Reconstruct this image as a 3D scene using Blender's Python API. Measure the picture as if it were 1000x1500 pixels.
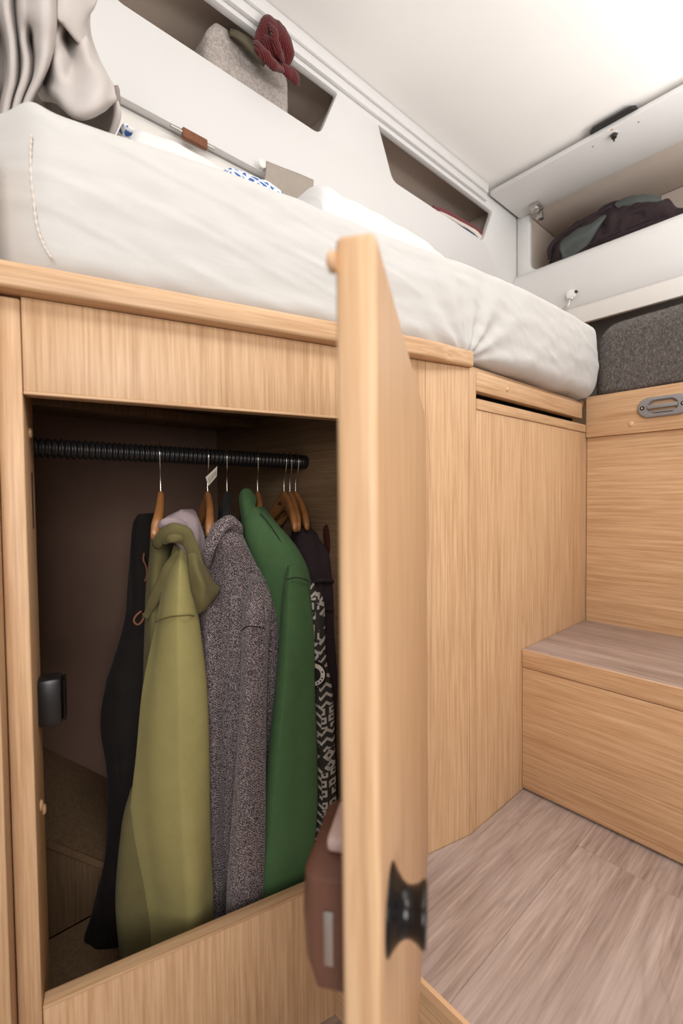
import bpy, bmesh, math, random
import numpy as np
from mathutils import Vector, Matrix, noise

for o in list(bpy.data.objects):
    bpy.data.objects.remove(o, do_unlink=True)
SC = bpy.context.scene
COL = SC.collection
random.seed(7)

# ---------------------------------------------------------------- camera
FPX = 678.5
YAW, PITCH, ROLL = math.radians(48.315), math.radians(1.777), math.radians(-0.599)
CAM = np.array([0.0, 0.0, 0.62])
_F0 = np.array([math.cos(YAW), math.sin(YAW), 0.0]); _R0 = np.array([math.sin(YAW), -math.cos(YAW), 0.0]); _Z = np.array([0, 0, 1.0])
CF = _F0 * math.cos(PITCH) - _Z * math.sin(PITCH)
_U = _Z * math.cos(PITCH) + _F0 * math.sin(PITCH)
CR = _R0 * math.cos(ROLL) + _U * math.sin(ROLL)
CU = _U * math.cos(ROLL) - _R0 * math.sin(ROLL)
cd = bpy.data.cameras.new('camera')
cam = bpy.data.objects.new('camera', cd); COL.objects.link(cam)
cd.sensor_fit = 'VERTICAL'; cd.sensor_height = 36; cd.lens = FPX / 1500 * 36
cd.clip_start = 0.01
m = Matrix((CR, CU, -CF)).transposed().to_4x4(); m.translation = Vector(CAM)
cam.matrix_world = m
cd.dof.use_dof = True; cd.dof.focus_distance = 0.85; cd.dof.aperture_fstop = 4.0
SC.camera = cam

# ---------------------------------------------------------------- light and exposure
w = bpy.data.worlds.new('world'); SC.world = w; w.use_nodes = True
bg = w.node_tree.nodes['Background']; bg.inputs[0].default_value = (1.0, 0.965, 0.92, 1); bg.inputs[1].default_value = 0.25
def area(name, loc, rot, sx, sy, power, color):
    l = bpy.data.lights.new(name, 'AREA'); l.shape = 'RECTANGLE'; l.size = sx; l.size_y = sy; l.energy = power; l.color = color
    o = bpy.data.objects.new(name, l); COL.objects.link(o); o.location = loc; o.rotation_euler = rot
    return o
area('ceiling_lamp_light', (0.05, -0.40, 1.75), (0, 0, 0), 0.7, 0.5, 5.0, (1, 0.975, 0.94))
area('added_uplight', (1.22, -0.45, 1.12), (math.radians(180), 0, 0), 1.2, 0.5, 20, (1, 0.985, 0.965))  # added fill, no real fitting: lifts the ceiling and flap underside
area('front_fill_light', (-0.50, -0.92, 0.95), (math.radians(90), 0, math.radians(-30)), 0.8, 0.8, 13, (1, 0.985, 0.965))  # added fill from behind the camera; no window is modelled there
SC.view_settings.view_transform = 'Standard'; SC.view_settings.look = 'None'
SC.view_settings.gamma = 1; SC.view_settings.use_curve_mapping = False
SC.view_settings.exposure = 0.64

# ---------------------------------------------------------------- helpers
def ray(x, y): return CF + CR * (x - 500) / FPX + CU * (750 - y) / FPX
def at(x, y, u=None, v=None, z=None, d=None):
    """point of the place seen at photograph position x, y on the plane u, v or z = const (or at depth d)"""
    r = ray(x, y)
    t = u / r[0] if u is not None else v / r[1] if v is not None else (z - CAM[2]) / r[2] if z is not None else d
    return CAM + r * t
def cat(P, n):
    """Catmull-Rom through rows of P, n samples"""
    P = np.asarray(P, float); k = len(P)
    if k == 2: return np.array([P[0] + (P[1] - P[0]) * t for t in np.linspace(0, 1, n)])
    Q = np.vstack([2 * P[0] - P[1], P, 2 * P[-1] - P[-2]]); out = []
    for t in np.linspace(0, k - 1, n):
        i = min(int(t), k - 2); f = t - i
        a, b, c, d = Q[i], Q[i + 1], Q[i + 2], Q[i + 3]
        out.append(0.5 * (2 * b + (c - a) * f + (2 * a - 5 * b + 4 * c - d) * f * f + (3 * b - a - 3 * c + d) * f ** 3))
    return np.array(out)

class MB:
    def __init__(s): s.v = []; s.f = []
    def add(s, V, F):
        o = len(s.v); s.v += [tuple(map(float, p)) for p in V]; s.f += [tuple(i + o for i in f) for f in F]; return s
    def box(s, lo, hi, fr=None):
        P = [(x, y, z) for z in (lo[2], hi[2]) for y in (lo[1], hi[1]) for x in (lo[0], hi[0])]
        if fr: P = [fr(*p) for p in P]
        return s.add(P, [(0, 2, 3, 1), (4, 5, 7, 6), (0, 1, 5, 4), (2, 6, 7, 3), (0, 4, 6, 2), (1, 3, 7, 5)])
    def prism(s, poly, z0, z1):
        n = len(poly)
        return s.add([(p[0], p[1], z0) for p in poly] + [(p[0], p[1], z1) for p in poly],
                     [tuple(range(n))[::-1], tuple(range(n, 2 * n))] + [(i, (i + 1) % n, (i + 1) % n + n, i + n) for i in range(n)])
    def rings(s, R, cap=True, closed=True):
        k = len(R); n = len(R[0]); V = [p for r in R for p in r]; F = []
        for i in range(k - 1):
            for j in range(n if closed else n - 1):
                a, b = i * n + j, i * n + (j + 1) % n
                F.append((a, b, b + n, a + n))
        if cap and closed: F += [tuple(range(n))[::-1], tuple(range((k - 1) * n, k * n))]
        return s.add(V, F)
    def tube(s, pts, rad, n=10, res=None, cap=True):
        pts = np.asarray(pts, float)
        rad = np.full(len(pts), rad) if np.isscalar(rad) else np.asarray(rad, float)
        if res:
            q = cat(np.hstack([pts, rad[:, None]]), res); pts, rad = q[:, :3], q[:, 3]
        T = np.gradient(pts, axis=0); R = []; a = None
        for p, t, r in zip(pts, T, rad):
            t = t / (np.linalg.norm(t) + 1e-12)
            if a is None:
                a = np.cross(t, [0, 0, 1.0]) if abs(t[2]) < 0.9 else np.cross(t, [1.0, 0, 0])
            a = a - t * (a @ t); a /= np.linalg.norm(a) + 1e-12
            b = np.cross(t, a)
            R.append([p + r * (a * math.cos(h) + b * math.sin(h)) for h in np.linspace(0, 2 * math.pi, n, endpoint=False)])
        return s.rings(R, cap)
    def lathe(s, c, ax, prof, n=24):
        c = np.asarray(c, float); ax = np.asarray(ax, float); ax /= np.linalg.norm(ax)
        a = np.cross(ax, [0, 0, 1.0]) if abs(ax[2]) < 0.9 else np.cross(ax, [1.0, 0, 0]); a /= np.linalg.norm(a); b = np.cross(ax, a)
        return s.rings([[c + ax * h + r * (a * math.cos(t) + b * math.sin(t)) for t in np.linspace(0, 2 * math.pi, n, endpoint=False)] for h, r in prof])
    def loft(s, rows, n=40, k=40, ex=2.2, fold=(0, 0, 0), nz=(0, 1), cap=True, seed=0, zf=0.6):
        """rows: (centre, half vector A, half vector B); superelliptic rings with folds and noise"""
        X = cat([np.concatenate([np.asarray(c, float), np.asarray(a, float), np.asarray(b, float)]) for c, a, b in rows], k); R = []
        for i, q in enumerate(X):
            c, a, b = q[:3], q[3:6], q[6:]; t = i / (k - 1); ring = []
            for h in np.linspace(0, 2 * math.pi, n, endpoint=False):
                ca, sa = math.cos(h), math.sin(h)
                e = 2 / ex; x = math.copysign(abs(ca) ** e, ca); y = math.copysign(abs(sa) ** e, sa)
                g = 1 + fold[0] * min(1, t * 1.6) * math.sin(fold[1] * h + fold[2] + 1.2 * math.sin(3 * t + fold[2]))
                p = c + (a * x + b * y) * g
                if nz[0]:
                    d = a * x + b * y; L = np.linalg.norm(d) + 1e-9
                    p = p + d / L * nz[0] * noise.noise(Vector((p[0] * nz[1] + seed, p[1] * nz[1], p[2] * nz[1] * zf)))
                ring.append(p)
            R.append(ring)
        return s.rings(R, cap)
    def sheet(s, grid, nr=40, nc=60, nz=(0, 1), th=0.0):
        """smooth surface through a grid of control points"""
        G = np.array(grid, float)
        A = np.stack([cat(G[:, j], nr) for j in range(G.shape[1])], 1)
        B = np.stack([cat(A[i], nc) for i in range(nr)], 0)
        if nz[0]:
            for i in range(nr):
                for j in range(nc):
                    B[i, j] += nz[0] * np.array(noise.noise_vector(Vector(B[i, j] * nz[1])))
        return s.rings([list(r) for r in B], cap=False, closed=False)
    def build(s, name, mat, parent=None, bev=0, smooth=False, seg=2, loc=None, solid=0, sub=0):
        root = parent
        while root is not None and root.parent is not None: root = root.parent
        base = np.array(root.location) if root is not None else np.array(loc if loc is not None else (0, 0, 0))
        me = bpy.data.meshes.new(name)
        me.from_pydata([tuple(np.array(p) - base) for p in s.v], [], s.f); me.validate()
        bm = bmesh.new(); bm.from_mesh(me); bmesh.ops.recalc_face_normals(bm, faces=bm.faces)
        if bev: bmesh.ops.bevel(bm, geom=[e for e in bm.edges if len(e.link_faces) == 2 and e.calc_face_angle(0) > 0.6], offset=bev, segments=seg, affect='EDGES', profile=0.5, clamp_overlap=True)
        bm.to_mesh(me); bm.free()
        if smooth or bev:
            me.shade_smooth()
            if not smooth or smooth == 'auto': me.set_sharp_from_angle(angle=math.radians(40))
        me.materials.append(MAT[mat])
        o = bpy.data.objects.new(name, me); COL.objects.link(o)
        if parent is not None: o.parent = parent
        else: o.location = tuple(base)
        if solid:
            md = o.modifiers.new('thickness', 'SOLIDIFY'); md.thickness = solid; md.offset = 0
        if sub:
            md = o.modifiers.new('smooth', 'SUBSURF'); md.levels = sub; md.render_levels = sub
        return o

def tag(o, label, cat_, group=None):
    o['label'] = label; o['category'] = cat_
    if group: o['group'] = group
    return o
def thing(name, label, cat_, loc, group=None):
    o = bpy.data.objects.new(name, None); COL.objects.link(o); o.location = tuple(map(float, loc)); o.empty_display_size = 0.05
    return tag(o, label, cat_, group)
def struct(o, label):
    o['kind'] = 'structure'; o['label'] = label; return o
def bx(name, lo, hi, mat, parent=None, bev=0.0015, fr=None, loc=None):
    return MB().box(lo, hi, fr).build(name, mat, parent, bev, loc=loc)

# ---------------------------------------------------------------- materials
MAT = {}
class NT:
    def __init__(s, name, rough=0.5, spec=0.5):
        s.m = bpy.data.materials.new(name); s.m.use_nodes = True; s.t = s.m.node_tree; s.b = s.t.nodes['Principled BSDF']
        s.b.inputs['Roughness'].default_value = rough; s.b.inputs['Specular IOR Level'].default_value = spec; MAT[name] = s.m
    def n(s, typ, ins=None, **kw):
        nd = s.t.nodes.new('ShaderNode' + typ)
        for k, v in kw.items(): setattr(nd, k, v)
        for k, v in (ins or {}).items():
            if hasattr(v, 'is_output'): s.t.links.new(v, nd.inputs[k])
            else: nd.inputs[k].default_value = v
        return nd
    def link(s, a, b): s.t.links.new(a, s.b.inputs[b])
    def obj(s): return s.n('TexCoord').outputs['Object']
    def map(s, vec, scale=(1, 1, 1), rot=(0, 0, 0), loc=(0, 0, 0)):
        return s.n('Mapping', {'Vector': vec, 'Scale': scale, 'Rotation': rot, 'Location': loc}).outputs[0]
    def noise(s, vec, sc=1, det=4, rough=0.5, dist=0): return s.n('TexNoise', {'Vector': vec, 'Scale': sc, 'Detail': det, 'Roughness': rough, 'Distortion': dist}).outputs[0]
    def ramp(s, fac, stops):
        r = s.n('ValToRGB', {'Fac': fac}); e = r.color_ramp.elements
        while len(e) < len(stops): e.new(0.5)
        for el, (p, c) in zip(e, stops): el.position = p; el.color = (*c, 1)
        return r.outputs[0]
    def math(s, op, a, b=0.0, c=0.0, clamp=False):
        nd = s.n('Math', operation=op, use_clamp=clamp)
        for i, v in enumerate((a, b, c)):
            if hasattr(v, 'is_output'): s.t.links.new(v, nd.inputs[i])
            else: nd.inputs[i].default_value = v
        return nd.outputs[0]
    def mix(s, f, a, b, blend='MIX'):
        nd = s.n('Mix', data_type='RGBA', blend_type=blend)
        for i, v in ((0, f), (6, a), (7, b)):
            if hasattr(v, 'is_output'): s.t.links.new(v, nd.inputs[i])
            else: nd.inputs[i].default_value = v if i == 0 else (*v, 1)
        return nd.outputs[2]
    def bump(s, h, st=0.2, d=0.002):
        nd = s.n('Bump', {'Height': h, 'Strength': st, 'Distance': d}); s.link(nd.outputs[0], 'Normal')

def oak(name, axis='z', rotz=0, light=1.0):
    t = NT(name, 0.42, 0.35); sc = {'z': (1, 1, 0.03), 'x': (0.03, 1, 1), 'y': (1, 0.03, 1)}[axis]
    rnd = t.n('ObjectInfo').outputs['Random']
    off = t.n('CombineXYZ', {0: t.math('MULTIPLY', rnd, 3.7), 1: t.math('MULTIPLY', rnd, 7.1), 2: t.math('MULTIPLY', rnd, 5.3)}).outputs[0]
    v0 = t.n('VectorMath', {0: t.map(t.obj(), rot=(0, 0, rotz)), 1: off}, operation='ADD').outputs[0]
    v = t.map(v0, scale=sc)
    broad = t.noise(t.map(v0, scale=tuple(0.12 if q < 1 else 1 for q in sc)), 7, 2, 0.5, 0.3)
    bands = t.math('FRACT', t.math('MULTIPLY', broad, 9))
    bands = t.math('ABSOLUTE', t.math('SUBTRACT', bands, 0.5))
    fine = t.noise(v, 260, 3, 0.6)
    mid = t.noise(v, 100, 4, 0.6)
    pores = t.noise(t.map(v0, scale=tuple(0.035 if q < 1 else 1 for q in sc)), 330, 2, 0.5)
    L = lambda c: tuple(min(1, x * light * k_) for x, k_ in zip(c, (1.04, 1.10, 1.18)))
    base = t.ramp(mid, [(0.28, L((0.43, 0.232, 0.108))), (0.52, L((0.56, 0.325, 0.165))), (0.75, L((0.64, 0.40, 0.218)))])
    base = t.mix(t.math('MULTIPLY', t.ramp(bands, [(0.0, (1, 1, 1)), (0.2, (0, 0, 0))]), 0.16), base, L((0.40, 0.20, 0.085)))
    base = t.mix(t.math('MULTIPLY', t.ramp(pores, [(0.54, (0, 0, 0)), (0.66, (1, 1, 1))]), 0.42), base, L((0.36, 0.18, 0.08)))
    base = t.mix(0.45, base, t.ramp(fine, [(0.32, L((0.40, 0.21, 0.098))), (0.68, L((0.72, 0.475, 0.275)))]))
    t.link(base, 'Base Color'); t.bump(t.math('ADD', fine, t.math('MULTIPLY', pores, -0.7)), 0.12, 0.0008)
SK = math.radians(13.974)
oak('oak_vertical', 'z'); oak('oak_along_v', 'y'); oak('oak_along_u', 'x'); oak('oak_skew', 'x', SK); oak('oak_inside', 'z', 0, 0.36); oak('oak_shaded_v', 'y', 0, 0.40)  # last two: same oak darkened, shade inside the wardrobe put into the colour

def plain(name, col, rough=0.5, spec=0.5, metal=0, var=0.0, vs=30, bump=0.0, bs=200, bd=0.001):
    t = NT(name, rough, spec); t.b.inputs['Metallic'].default_value = metal
    if var:
        t.link(t.ramp(t.noise(t.obj(), vs, 4), [(0.3, tuple(c * (1 - var) for c in col)), (0.7, tuple(min(1, c * (1 + var)) for c in col))]), 'Base Color')
    else:
        t.link(t.n('RGB').outputs[0], 'Base Color'); t.t.nodes['RGB'].outputs[0].default_value = (*col, 1)
    if bump: t.bump(t.noise(t.obj(), bs, 3), bump, bd)
    return t
plain('white_laminate', (0.69, 0.675, 0.66), 0.35, 0.4, var=0.012, vs=3)
plain('wall_cream', (0.80, 0.76, 0.715), 0.5, 0.3, var=0.02, vs=4)
plain('cream_laminate', (0.60, 0.51, 0.44), 0.5, 0.3, var=0.02, vs=4)
plain('ceiling_fabric', (0.84, 0.81, 0.78), 0.9, 0.1, var=0.015, vs=4, bump=0.05, bs=300)
plain('grey_wall', (0.16, 0.145, 0.135), 0.9, 0.1, var=0.1, vs=80, bump=0.1)
plain('wardrobe_lining', (0.22, 0.135, 0.10), 0.7, 0.2, var=0.03, vs=20, bump=0.08, bs=400)  # base colour darkened to carry the shade at the wardrobe back
plain('black_plastic', (0.012, 0.011, 0.011), 0.35, 0.5)
plain('black_gloss', (0.006, 0.005, 0.005), 0.2, 0.35)
plain('gap_shade', (0.01, 0.008, 0.007), 0.9, 0.1)  # near-black colour stands for the shade inside slots and gaps
plain('chrome', (0.75, 0.72, 0.68), 0.22, 0.5, 1.0)
plain('steel', (0.55, 0.53, 0.5), 0.35, 0.5, 1.0)
plain('grey_plastic', (0.23, 0.22, 0.215), 0.4, 0.5, var=0.03, vs=200)
plain('brown_plastic', (0.115, 0.048, 0.03), 0.38, 0.4, var=0.05, vs=40)
plain('pink_plastic', (0.55, 0.40, 0.36), 0.4, 0.4)
plain('cap_wood', (0.66, 0.42, 0.24), 0.4, 0.4)
plain('leather', (0.20, 0.075, 0.036), 0.6, 0.3, var=0.15, vs=120, bump=0.2, bs=500)
plain('hanger_wood', (0.36, 0.15, 0.05), 0.3, 0.5, var=0.12, vs=60)
plain('white_plastic', (0.82, 0.80, 0.77), 0.3, 0.5)
plain('orange_dot', (0.6, 0.2, 0.05), 0.5)
plain('paper', (0.7, 0.62, 0.52), 0.7, 0.2)
plain('ink', (0.03, 0.02, 0.02), 0.7, 0.2)

def cloth(name, col, col2=None, weave=900, var=0.08, bump=0.25, big=0.0, rough=0.9, sheen=0.04):
    t = NT(name, rough, 0.1); t.b.inputs['Sheen Weight'].default_value = sheen
    o = t.obj(); c2 = col2 or tuple(c * (1 - 2 * var) for c in col)
    n1 = t.noise(o, 35, 4, 0.6); n2 = t.noise(o, weave, 2, 0.6)
    t.link(t.mix(0.5, t.ramp(n1, [(0.3, c2), (0.7, col)]), t.ramp(n2, [(0.35, c2), (0.65, col)])), 'Base Color')
    h = n2 if not big else t.math('ADD', t.math('MULTIPLY', n2, 0.15), t.math('MULTIPLY', t.noise(t.map(o, scale=(0.6, 0.6, 1.6)), 16, 4, 0.55, 0.6), big))
    t.bump(h, bump, 0.0012 if not big else 0.008)
cloth('sheet_white', (0.60, 0.585, 0.565), weave=1200, var=0.02, bump=0.22, big=1.0)
cloth('duvet_white', (0.74, 0.73, 0.72), weave=900, var=0.02, bump=0.15, big=0.6)
cloth('blanket_grey', (0.56, 0.51, 0.48), weave=900, var=0.05, bump=0.2)
cloth('blanket_shaded', (0.30, 0.25, 0.225), weave=900, var=0.05, bump=0.2)  # the grey blanket darkened, shade of its hollow put into the colour
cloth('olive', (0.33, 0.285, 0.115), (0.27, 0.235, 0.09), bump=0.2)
cloth('olive_shaded', (0.17, 0.145, 0.062), (0.125, 0.105, 0.045), bump=0.2)  # same olive cloth darkened; shade on the recessed coat parts is painted in
cloth('lilac_lining', (0.38, 0.30, 0.31), (0.32, 0.25, 0.26), bump=0.15)
cloth('black_cloth', (0.022, 0.018, 0.016), (0.012, 0.01, 0.01), bump=0.3)
cloth('charcoal_cloth', (0.035, 0.032, 0.03), (0.02, 0.018, 0.017), bump=0.3)
cloth('green_canvas', (0.085, 0.165, 0.068), (0.06, 0.125, 0.05), bump=0.25)
cloth('plum_cloth', (0.05, 0.034, 0.038), (0.028, 0.018, 0.02), bump=0.35)
cloth('teal_lining', (0.11, 0.12, 0.113), (0.08, 0.088, 0.083), bump=0.25)
cloth('red_cloth', (0.20, 0.062, 0.068), (0.16, 0.045, 0.05), bump=0.25)
cloth('navy_cloth', (0.035, 0.045, 0.12), (0.025, 0.03, 0.085), bump=0.25)
cloth('cream_cloth', (0.75, 0.68, 0.6), (0.68, 0.6, 0.53), bump=0.25)
cloth('cap_olive', (0.13, 0.11, 0.07), (0.1, 0.085, 0.055), bump=0.3)
cloth('linen_grey', (0.40, 0.35, 0.30), (0.33, 0.285, 0.245), bump=0.4)
cloth('rust_cloth', (0.075, 0.022, 0.013), (0.05, 0.015, 0.01), bump=0.2)
cloth('thread', (0.72, 0.66, 0.6), (0.6, 0.54, 0.48), bump=0.2)
cloth('stitch_olive', (0.14, 0.115, 0.045), bump=0.1)

t = NT('felt', 0.95, 0.05); o_ = t.obj()
t.link(t.ramp(t.noise(o_, 170, 5, 0.75, 0.8), [(0.25, (0.25, 0.205, 0.18)), (0.5, (0.41, 0.36, 0.325)), (0.72, (0.62, 0.57, 0.54))]), 'Base Color'); t.bump(t.noise(o_, 260, 4, 0.7), 0.5, 0.003)
t = NT('fleece', 1.0, 0.02); o_ = t.obj()
t.link(t.ramp(t.noise(t.map(o_, scale=(1, 1.0, 0.6)), 230, 5, 0.75, 1.0), [(0.3, (0.055, 0.047, 0.043)), (0.5, (0.13, 0.115, 0.107)), (0.72, (0.30, 0.27, 0.255))]), 'Base Color'); t.bump(t.noise(o_, 220, 5, 0.75, 0.5), 0.8, 0.005)
t = NT('fleece_fibre', 1.0, 0.02); t.b.inputs['Base Color'].default_value = (0.26, 0.235, 0.22, 1)
# herringbone wool
t = NT('herringbone', 0.95, 0.05); t.b.inputs['Sheen Weight'].default_value = 0.2; o_ = t.obj()
sx = t.n('SeparateXYZ', {0: t.map(o_, rot=(0, 0, math.radians(41.7)))}); zz = t.math('PINGPONG', t.math('ADD', sx.outputs[0], 5.0), 0.006)
tw = t.math('SINE', t.math('MULTIPLY', t.math('ADD', sx.outputs[2], t.math('MULTIPLY', zz, 1.5)), 2 * math.pi / 0.0040))
tw = t.math('ADD', t.math('MULTIPLY', tw, 0.06), t.noise(o_, 540, 3, 0.7)); t.link(t.ramp(tw, [(0.36, (0.018, 0.012, 0.013)), (0.5, (0.10, 0.076, 0.078)), (0.64, (0.46, 0.395, 0.40))]), 'Base Color'); t.bump(tw, 0.4, 0.001)
# ribbed knit
t = NT('red_knit', 0.95, 0.05); t.b.inputs['Sheen Weight'].default_value = 0.2; o_ = t.obj()
sp = t.n('SeparateXYZ', {0: t.map(o_, rot=(0.3, 0.5, 0.4))}); rb = t.math('SINE', t.math('MULTIPLY', sp.outputs[0], 2 * math.pi / 0.0042))
t.link(t.ramp(t.math('ADD', t.math('MULTIPLY', rb, 0.3), t.noise(o_, 400, 3)), [(0.2, (0.045, 0.008, 0.009)), (0.8, (0.165, 0.03, 0.03))]), 'Base Color'); t.bump(rb, 0.5, 0.0015)
# blue-and-white leafy print
t = NT('blue_print', 0.85, 0.1); o_ = t.obj()
vv = t.n('TexVoronoi', {'Vector': t.n('VectorMath', {0: o_, 1: t.n('VectorMath', {0: t.n('TexNoise', {'Vector': o_, 'Scale': 60.0}).outputs[1], 1: (0.012, 0.012, 0.012)}, operation='MULTIPLY').outputs[0]}, operation='ADD').outputs[0], 'Scale': 85.0}, feature='DISTANCE_TO_EDGE').outputs[0]
t.link(t.ramp(t.math('ADD', vv, t.math('MULTIPLY', t.noise(o_, 140, 3), 0.25)), [(0.24, (0.85, 0.86, 0.88)), (0.29, (0.12, 0.23, 0.50)), (0.42, (0.05, 0.12, 0.34))]), 'Base Color')
# black-and-white block print of the shirt
t = NT('block_print', 0.9, 0.08); o_ = t.obj()
rv = t.map(o_, rot=(0, 0, math.radians(45))); se = t.n('SeparateXYZ', {0: rv}); fl = t.n('CombineXYZ', {0: se.outputs[0], 1: se.outputs[2], 2: 0.0}).outputs[0]
def vor(sc, metric, rnd=0.0, off=(0, 0, 0)):
    nd = t.n('TexVoronoi', {'Vector': t.map(fl, loc=off), 'Scale': sc, 'Randomness': rnd}, voronoi_dimensions='2D', distance=metric)
    return nd.outputs['Distance'], nd.outputs['Color']
d1, c1 = vor(44, 'MANHATTAN', 0.45); d2, c2 = vor(60, 'CHEBYCHEV', 0.35, (0.003, 0.006, 0)); d3, c3 = vor(26, 'EUCLIDEAN', 0.2)
sel = t.n('SeparateColor', {0: c3}).outputs[0]
dia = t.math('MULTIPLY', t.math('LESS_THAN', d1, 0.46), t.math('GREATER_THAN', d1, 0.14))
sq = t.math('MULTIPLY', t.math('LESS_THAN', d2, 0.36), t.math('GREATER_THAN', d2, 0.13))
sf = t.n('SeparateXYZ', {0: fl})
zg = t.math('FRACT', t.math('MULTIPLY', t.math('ADD', sf.outputs[1], t.math('PINGPONG', sf.outputs[0], 0.009)), 62)); zg = t.math('LESS_THAN', zg, 0.36)
pr = t.math('MAXIMUM', t.math('MULTIPLY', dia, t.math('LESS_THAN', sel, 0.42)), t.math('MAXIMUM', t.math('MULTIPLY', sq, t.math('GREATER_THAN', sel, 0.70)), t.math('MULTIPLY', zg, t.math('MULTIPLY', t.math('GREATER_THAN', sel, 0.42), t.math('LESS_THAN', sel, 0.70)))))
t.link(t.mix(t.math('MULTIPLY', pr, t.math('GREATER_THAN', t.noise(o_, 90, 2), 0.34)), (0.055, 0.052, 0.046), (0.62, 0.58, 0.52)), 'Base Color'); t.bump(t.noise(o_, 900, 2), 0.2, 0.001)
# vinyl plank
def vinyl(name, axis):
    t = NT(name, 0.45, 0.35); rnd = t.n('ObjectInfo').outputs['Random']
    off = t.n('CombineXYZ', {0: t.math('MULTIPLY', rnd, 11.3), 1: t.math('MULTIPLY', rnd, 5.1), 2: 0.0}).outputs[0]
    v0 = t.n('VectorMath', {0: t.obj(), 1: off}, operation='ADD').outputs[0]
    s1 = (0.13, 1, 1) if axis == 'x' else (1, 0.13, 1); s2 = (0.045, 1, 1) if axis == 'x' else (1, 0.045, 1)
    broad = t.noise(t.map(v0, scale=s1), 11, 2, 0.5, 0.8)
    rings_ = t.math('ABSOLUTE', t.math('SUBTRACT', t.math('FRACT', t.math('MULTIPLY', broad, 13)), 0.5))
    fine = t.noise(t.map(v0, scale=s2), 240, 4, 0.65); mid = t.noise(t.map(v0, scale=s2), 55, 4, 0.6)
    c = t.ramp(mid, [(0.28, (0.19, 0.125, 0.10)), (0.5, (0.36, 0.268, 0.225)), (0.72, (0.50, 0.40, 0.355))])
    c = t.mix(t.math('MULTIPLY', t.ramp(rings_, [(0.0, (1, 1, 1)), (0.2, (0, 0, 0))]), 0.42), c, (0.18, 0.115, 0.09))
    c = t.mix(0.4, c, t.ramp(fine, [(0.34, (0.20, 0.14, 0.115)), (0.66, (0.53, 0.42, 0.37))]))
    c = t.mix(t.math('MULTIPLY', t.ramp(t.noise(v0, 6, 2), [(0.4, (0, 0, 0)), (0.7, (1, 1, 1))]), 0.35), c, (0.44, 0.36, 0.34))
    t.link(c, 'Base Color'); t.bump(fine, 0.18, 0.001)
vinyl('vinyl_u', 'x'); vinyl('vinyl_v', 'y')

# ================================================================= the setting
V0, U1, U2, ZS = 0.4678, 0.9156, 1.2524, 0.2995
UE, PU = 0.4532, 0.7237
A = np.array([0.0903, 0.6254]); B = np.array([PU, V0]); DR = (B - A) / np.linalg.norm(B - A); NR = np.array([DR[1], -DR[0]]); LW = np.linalg.norm(B - A)
def W(s, o, z):
    """wardrobe frame: s along its front, o out of the front into the room"""
    p = A + DR * s + NR * o; return (p[0], p[1], z)
LOW, CEIL, WALLV, REARU = -0.19, 1.773, 1.17, 2.14
vf = lambda u: V0 + (PU - u) * (A[1] - V0) / (PU - A[0])     # wardrobe front v at u

fl_ = MB().prism([(UE + 0.02, -0.9), (U1 + 0.3, -0.9), (U1 + 0.3, V0 + 0.03), (PU, V0 + 0.03), (UE + 0.02, vf(UE + 0.02))], LOW, -0.004).build('floor', 'vinyl_u', loc=(0.8, 0, LOW))
struct(fl_, 'raised floor of grey-brown wood-look planks between the cabinets')
g = 0.0002
def plank(poly):
    MB().prism(poly, -0.004, 0.0).build('plank', 'vinyl_u', fl_, 0.0004, seg=1)
ue = UE + 0.004
plank([(ue, 0.325 + g), (U1 + 0.02, 0.325 + g), (U1 + 0.02, V0 - 0.001), (PU, V0 - 0.001), (ue, vf(ue) - 0.001)])
plank([(ue, 0.118 + g), (0.8416 - g, 0.118 + g), (0.8416 - g, 0.325 - g), (ue, 0.325 - g)])
plank([(0.8416 + g, 0.118 + g), (U1 + 0.02, 0.118 + g), (U1 + 0.02, 0.325 - g), (0.8416 + g, 0.325 - g)])
for k in range(4):
    a, b = 0.118 - 0.207 * (k + 1), 0.118 - 0.207 * k; e = 0.62 + 0.13 * (k % 2)
    plank([(ue, a + g), (e - g, a + g), (e - g, b - g), (ue, b - g)]); plank([(e + g, a + g), (U1 + 0.02, a + g), (U1 + 0.02, b - g), (e + g, b - g)])
struct(bx('floor_lower', (-0.9, -0.9, LOW - 0.03), (UE + 0.02, 0.60, LOW), 'vinyl_u', loc=(0, 0, LOW)), 'lower floor in front of the wardrobe')
o = MB().prism([(UE, -0.9), (UE + 0.0195, -0.9), (UE + 0.0195, vf(UE + 0.0195) - 0.0005), (UE, vf(UE) - 0.0005)], LOW, -0.004).build('trim_1', 'oak_along_v', loc=(UE, 0, LOW)); struct(o, 'oak riser closing the edge of the raised floor')
o = MB().prism([(UE - 0.002, -0.9), (UE + 0.004, -0.9), (UE + 0.004, vf(UE + 0.004) - 0.0005), (UE - 0.002, vf(UE - 0.002) - 0.0005)], -0.012, 0.0012).build('trim_2', 'cap_wood', loc=(UE, 0, -0.012)); struct(o, 'thin pale edging strip along the raised floor')
struct(bx('wall_side', (-0.9, WALLV, LOW), (REARU + 0.03, WALLV + 0.03, CEIL), 'wall_cream', bev=0, loc=(0.5, WALLV, LOW)), 'pale outer side wall of the van behind the bed')
struct(bx('wall_rear', (REARU, -0.9, LOW), (REARU + 0.03, WALLV, CEIL), 'grey_wall', bev=0, loc=(REARU, 0, LOW)), 'grey rear wall behind the beds')
struct(bx('ceiling', (-0.9, -0.9, CEIL), (REARU + 0.03, WALLV + 0.03, CEIL + 0.03), 'ceiling_fabric', bev=0, loc=(0.5, 0, CEIL)), 'smooth cream ceiling')

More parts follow.
